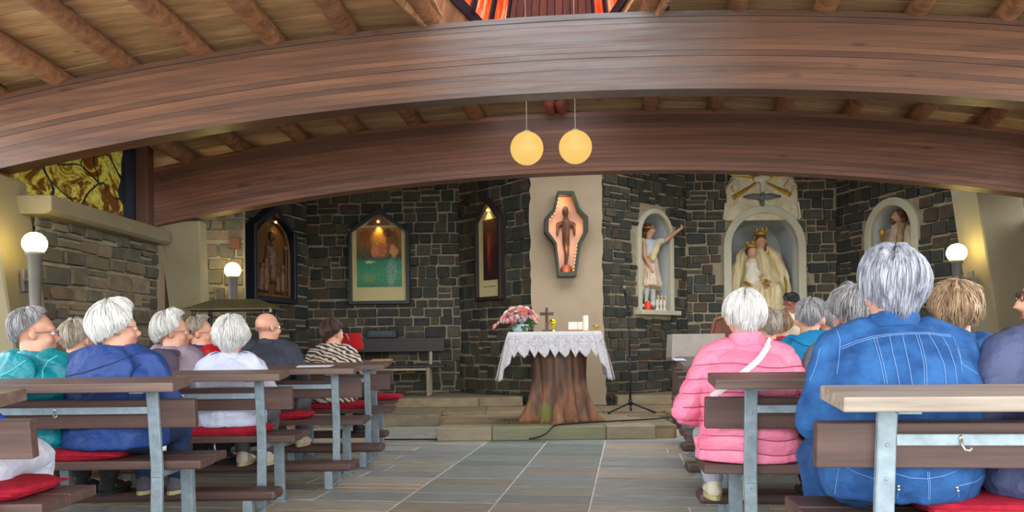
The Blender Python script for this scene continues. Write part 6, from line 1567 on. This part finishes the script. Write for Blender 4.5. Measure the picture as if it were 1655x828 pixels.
# ---- details on the clothes
def seam(key, pix, r=.0016, which='all', m=m_stitch, nm='seam', n=7, lift=.0015):
    d = PEOPLE[key]; pts = px_hits(d['root'], [bvh_of(o) for o in d[which]] if which == 'all' else [bvh_of(d[which])], dense(pix, n), lift)
    if len(pts) > 2:
        g = G(); g.tube(pts, r, 5); return g.build(nm, m, (d['top'] if which != 'tr' else d['tr']), smooth=True)
c7 = lambda x, y: (1260 + x / 3.066, 380 + y / 3.066)
_b = {}
_old = bvh_of
def bvh_of(o):
    if o.name not in _b: _b[o.name] = _old(o)
    return _b[o.name]
for pl in ([(300, 556), (380, 525), (460, 502), (560, 490), (650, 484), (740, 484), (850, 497)], [(306, 566), (385, 534), (465, 510), (560, 497), (650, 491), (740, 491), (850, 504)],
           [(465, 505), (480, 560), (500, 630), (522, 740)], [(478, 505), (494, 560), (513, 630), (535, 740)], [(545, 497), (560, 580), (580, 660), (595, 742)], [(608, 492), (625, 570), (645, 660), (658, 742)],
           [(675, 490), (700, 570), (716, 650), (718, 742)], [(688, 490), (712, 570), (728, 650), (730, 742)], [(738, 488), (780, 560), (815, 640), (826, 742)], [(800, 495), (840, 560), (870, 650), (880, 742)],
           [(282, 466), (300, 520), (296, 600), (284, 690)], [(880, 540), (896, 600), (905, 680)], [(860, 500), (905, 640), (985, 690)], [(200, 560), (180, 650), (150, 720)]):
    seam('denim', [c7(*p) for p in pl], .0010)
c8 = lambda x, y: (1260 + x / 3.63, 600 + y / 3.63)
for pl in ([(868, 590), (874, 680), (872, 765)], [(878, 590), (884, 680), (880, 765)], [(380, 560), (460, 600), (552, 632)], [(672, 600), (770, 628), (868, 632), (960, 616), (1040, 585)], [(1050, 675), (1150, 650), (1235, 590)], [(1045, 690), (1052, 745)], [(700, 690), (688, 750)], [(350, 560), (335, 640), (322, 730)]):
    seam('denim', [c8(*p) for p in pl], .0010, 'tr')
for x, y in ((697, 676), (699, 696), (1040, 684), (1046, 702)):
    d = PEOPLE['denim']; h = px_hits(d['root'], [bvh_of(d['tr'])], [c8(x, y)])
    if h: g = G(); g.ell(h[0], .005, 8, 6); g.build('rivet', m_hook, d['tr'], smooth=True)
# cuff turned up on the jeans, white strap over the pink jacket
c6 = lambda x, y: (1060 + x / 4.14, 520 + y / 4.14)
d = PEOPLE['pink']; pts = px_hits(d['root'], [bvh_of(o) for o in d['all']], dense([c6(770, 115), c6(735, 190), c6(680, 265), c6(580, 345), c6(500, 415), c6(440, 460), c6(370, 500)], 6), .006)
if len(pts) > 3:
    for _ in range(6): pts = [pts[0]] + [(pts[i - 1] + pts[i] * 2 + pts[i + 1]) / 4 - Vector((0, .0006, 0)) for i in range(1, len(pts) - 1)] + [pts[-1]]
    g = G(); rs = []
    for i, p in enumerate(pts):
        t = (pts[min(i + 1, len(pts) - 1)] - pts[max(0, i - 1)]).normalized(); n_v = Vector((0, -1, 0)); s_v = t.cross(n_v).normalized()
        rs.append([p + s_v * .013, p - n_v * .0 + s_v * .004 - Vector((0, .003, 0)), p - s_v * .013, p + Vector((0, .003, 0))])
    g.rings(rs); g.build('bag_strap', mat('strap_white', C(236, 228, 228), rough=.6), d['root'], smooth='auto')
# stitched channels of the quilted pink jacket: creases running round the back
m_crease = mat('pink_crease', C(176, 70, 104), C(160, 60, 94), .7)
bt = bvh_of(d['top']); Tn = d['nb'] - d['sz']
for k in range(int(d['sz'] / .064) + 1, int(d['nb'] / .064)):
    pts = []
    for i in range(49):
        x = -.30 + .6 * i / 48; z = k * .064 - .010 * math.sin(x * 7 + 1206) - .006 * math.sin(x * 19)
        h = bt.ray_cast(Vector((x, -1.0, z)), Vector((0, 1, 0)))
        if h[0] is not None and h[0].y < .12: pts.append(h[0] - Vector((0, .0012, 0)))
        else:
            if len(pts) > 4: g = G(); g.tube(pts, .0024, 5); g.build('quilt_seam', m_crease, d['top'], smooth=True)
            pts = []
    if len(pts) > 4: g = G(); g.tube(pts, .0024, 5); g.build('quilt_seam', m_crease, d['top'], smooth=True)
c5 = lambda x, y: (x / 3.09, 560 + y / 3.09)
for pl in ([(215, 170), (212, 120), (240, 75), (290, 45)], [(0, 150), (60, 120), (130, 70)]): seam('teal', [c5(*p) for p in pl], .003, m=mat('teal_pale', C(90, 204, 206), rough=.5))
for pl in ([(700, 90), (660, 130), (650, 160)], [(330, 150), (420, 130), (560, 85), (690, 35)]): seam('navy', [c5(*p) for p in pl], .003, m=mat('navy_dark', C(20, 40, 86), rough=.6))
seam('cyan', [(1275, 546), (1298, 558), (1325, 563), (1345, 562)], .003, m=mat('cyan_dark', C(8, 70, 104), rough=.7))
seam('pale', [(340, 574), (358, 567), (378, 566), (400, 571)], .003, m=mat('navy_dark', C(20, 40, 86)))
# fringe of hair round the bald head
dd = PEOPLE['bald']; rgb_ = dd['MH']
g = G()
for i in range(15):
    a = PI * (.28 + 1.44 * i / 14); 
    for k in range(2):
        th = math.radians(112 + 12 * k); g.ell(rgb_ @ Vector((.076 * math.sin(th) * math.sin(a), -.014 + .095 * math.sin(th) * math.cos(a), .03 + .088 * math.cos(th))), (.007, .007, .012), 8, 6)
skin('hair_fringe', g, mat('stubble_grey', C(158, 130, 114), C(146, 122, 108), .7), dd['root'], .005, 2)
# red book in the hands of the zebra striped person
dz = PEOPLE['zebra']; W_ = dz['W']; rt = dz['root']; Mz = Matrix.Translation(rt.location) @ Matrix.Rotation(rt.rotation_euler.z, 4, 'Z')
bc = at(566, 552, rt.location.y + .34); bk = empty('red_book', bc, -.35, 'open red book held up in front of the zebra striped jacket', 'book')
for sx in (-1, 1):
    g = G(); g.box((sx * .062, .0, 0), (.122, .012, .17), rot=Matrix.Rotation(sx * .25, 3, 'Z') @ Matrix.Rotation(.5, 3, 'X')); g.build('cover', mat('book_red', C(206, 36, 44), C(184, 28, 36), .5), bk, bevel=.002)
    g = G(); g.box((sx * .060, .010, .004), (.112, .010, .158), rot=Matrix.Rotation(sx * .25, 3, 'Z') @ Matrix.Rotation(.5, 3, 'X')); g.build('pages', mat('paper', C(226, 218, 200)), bk)
SC.collection.children.link(COL)
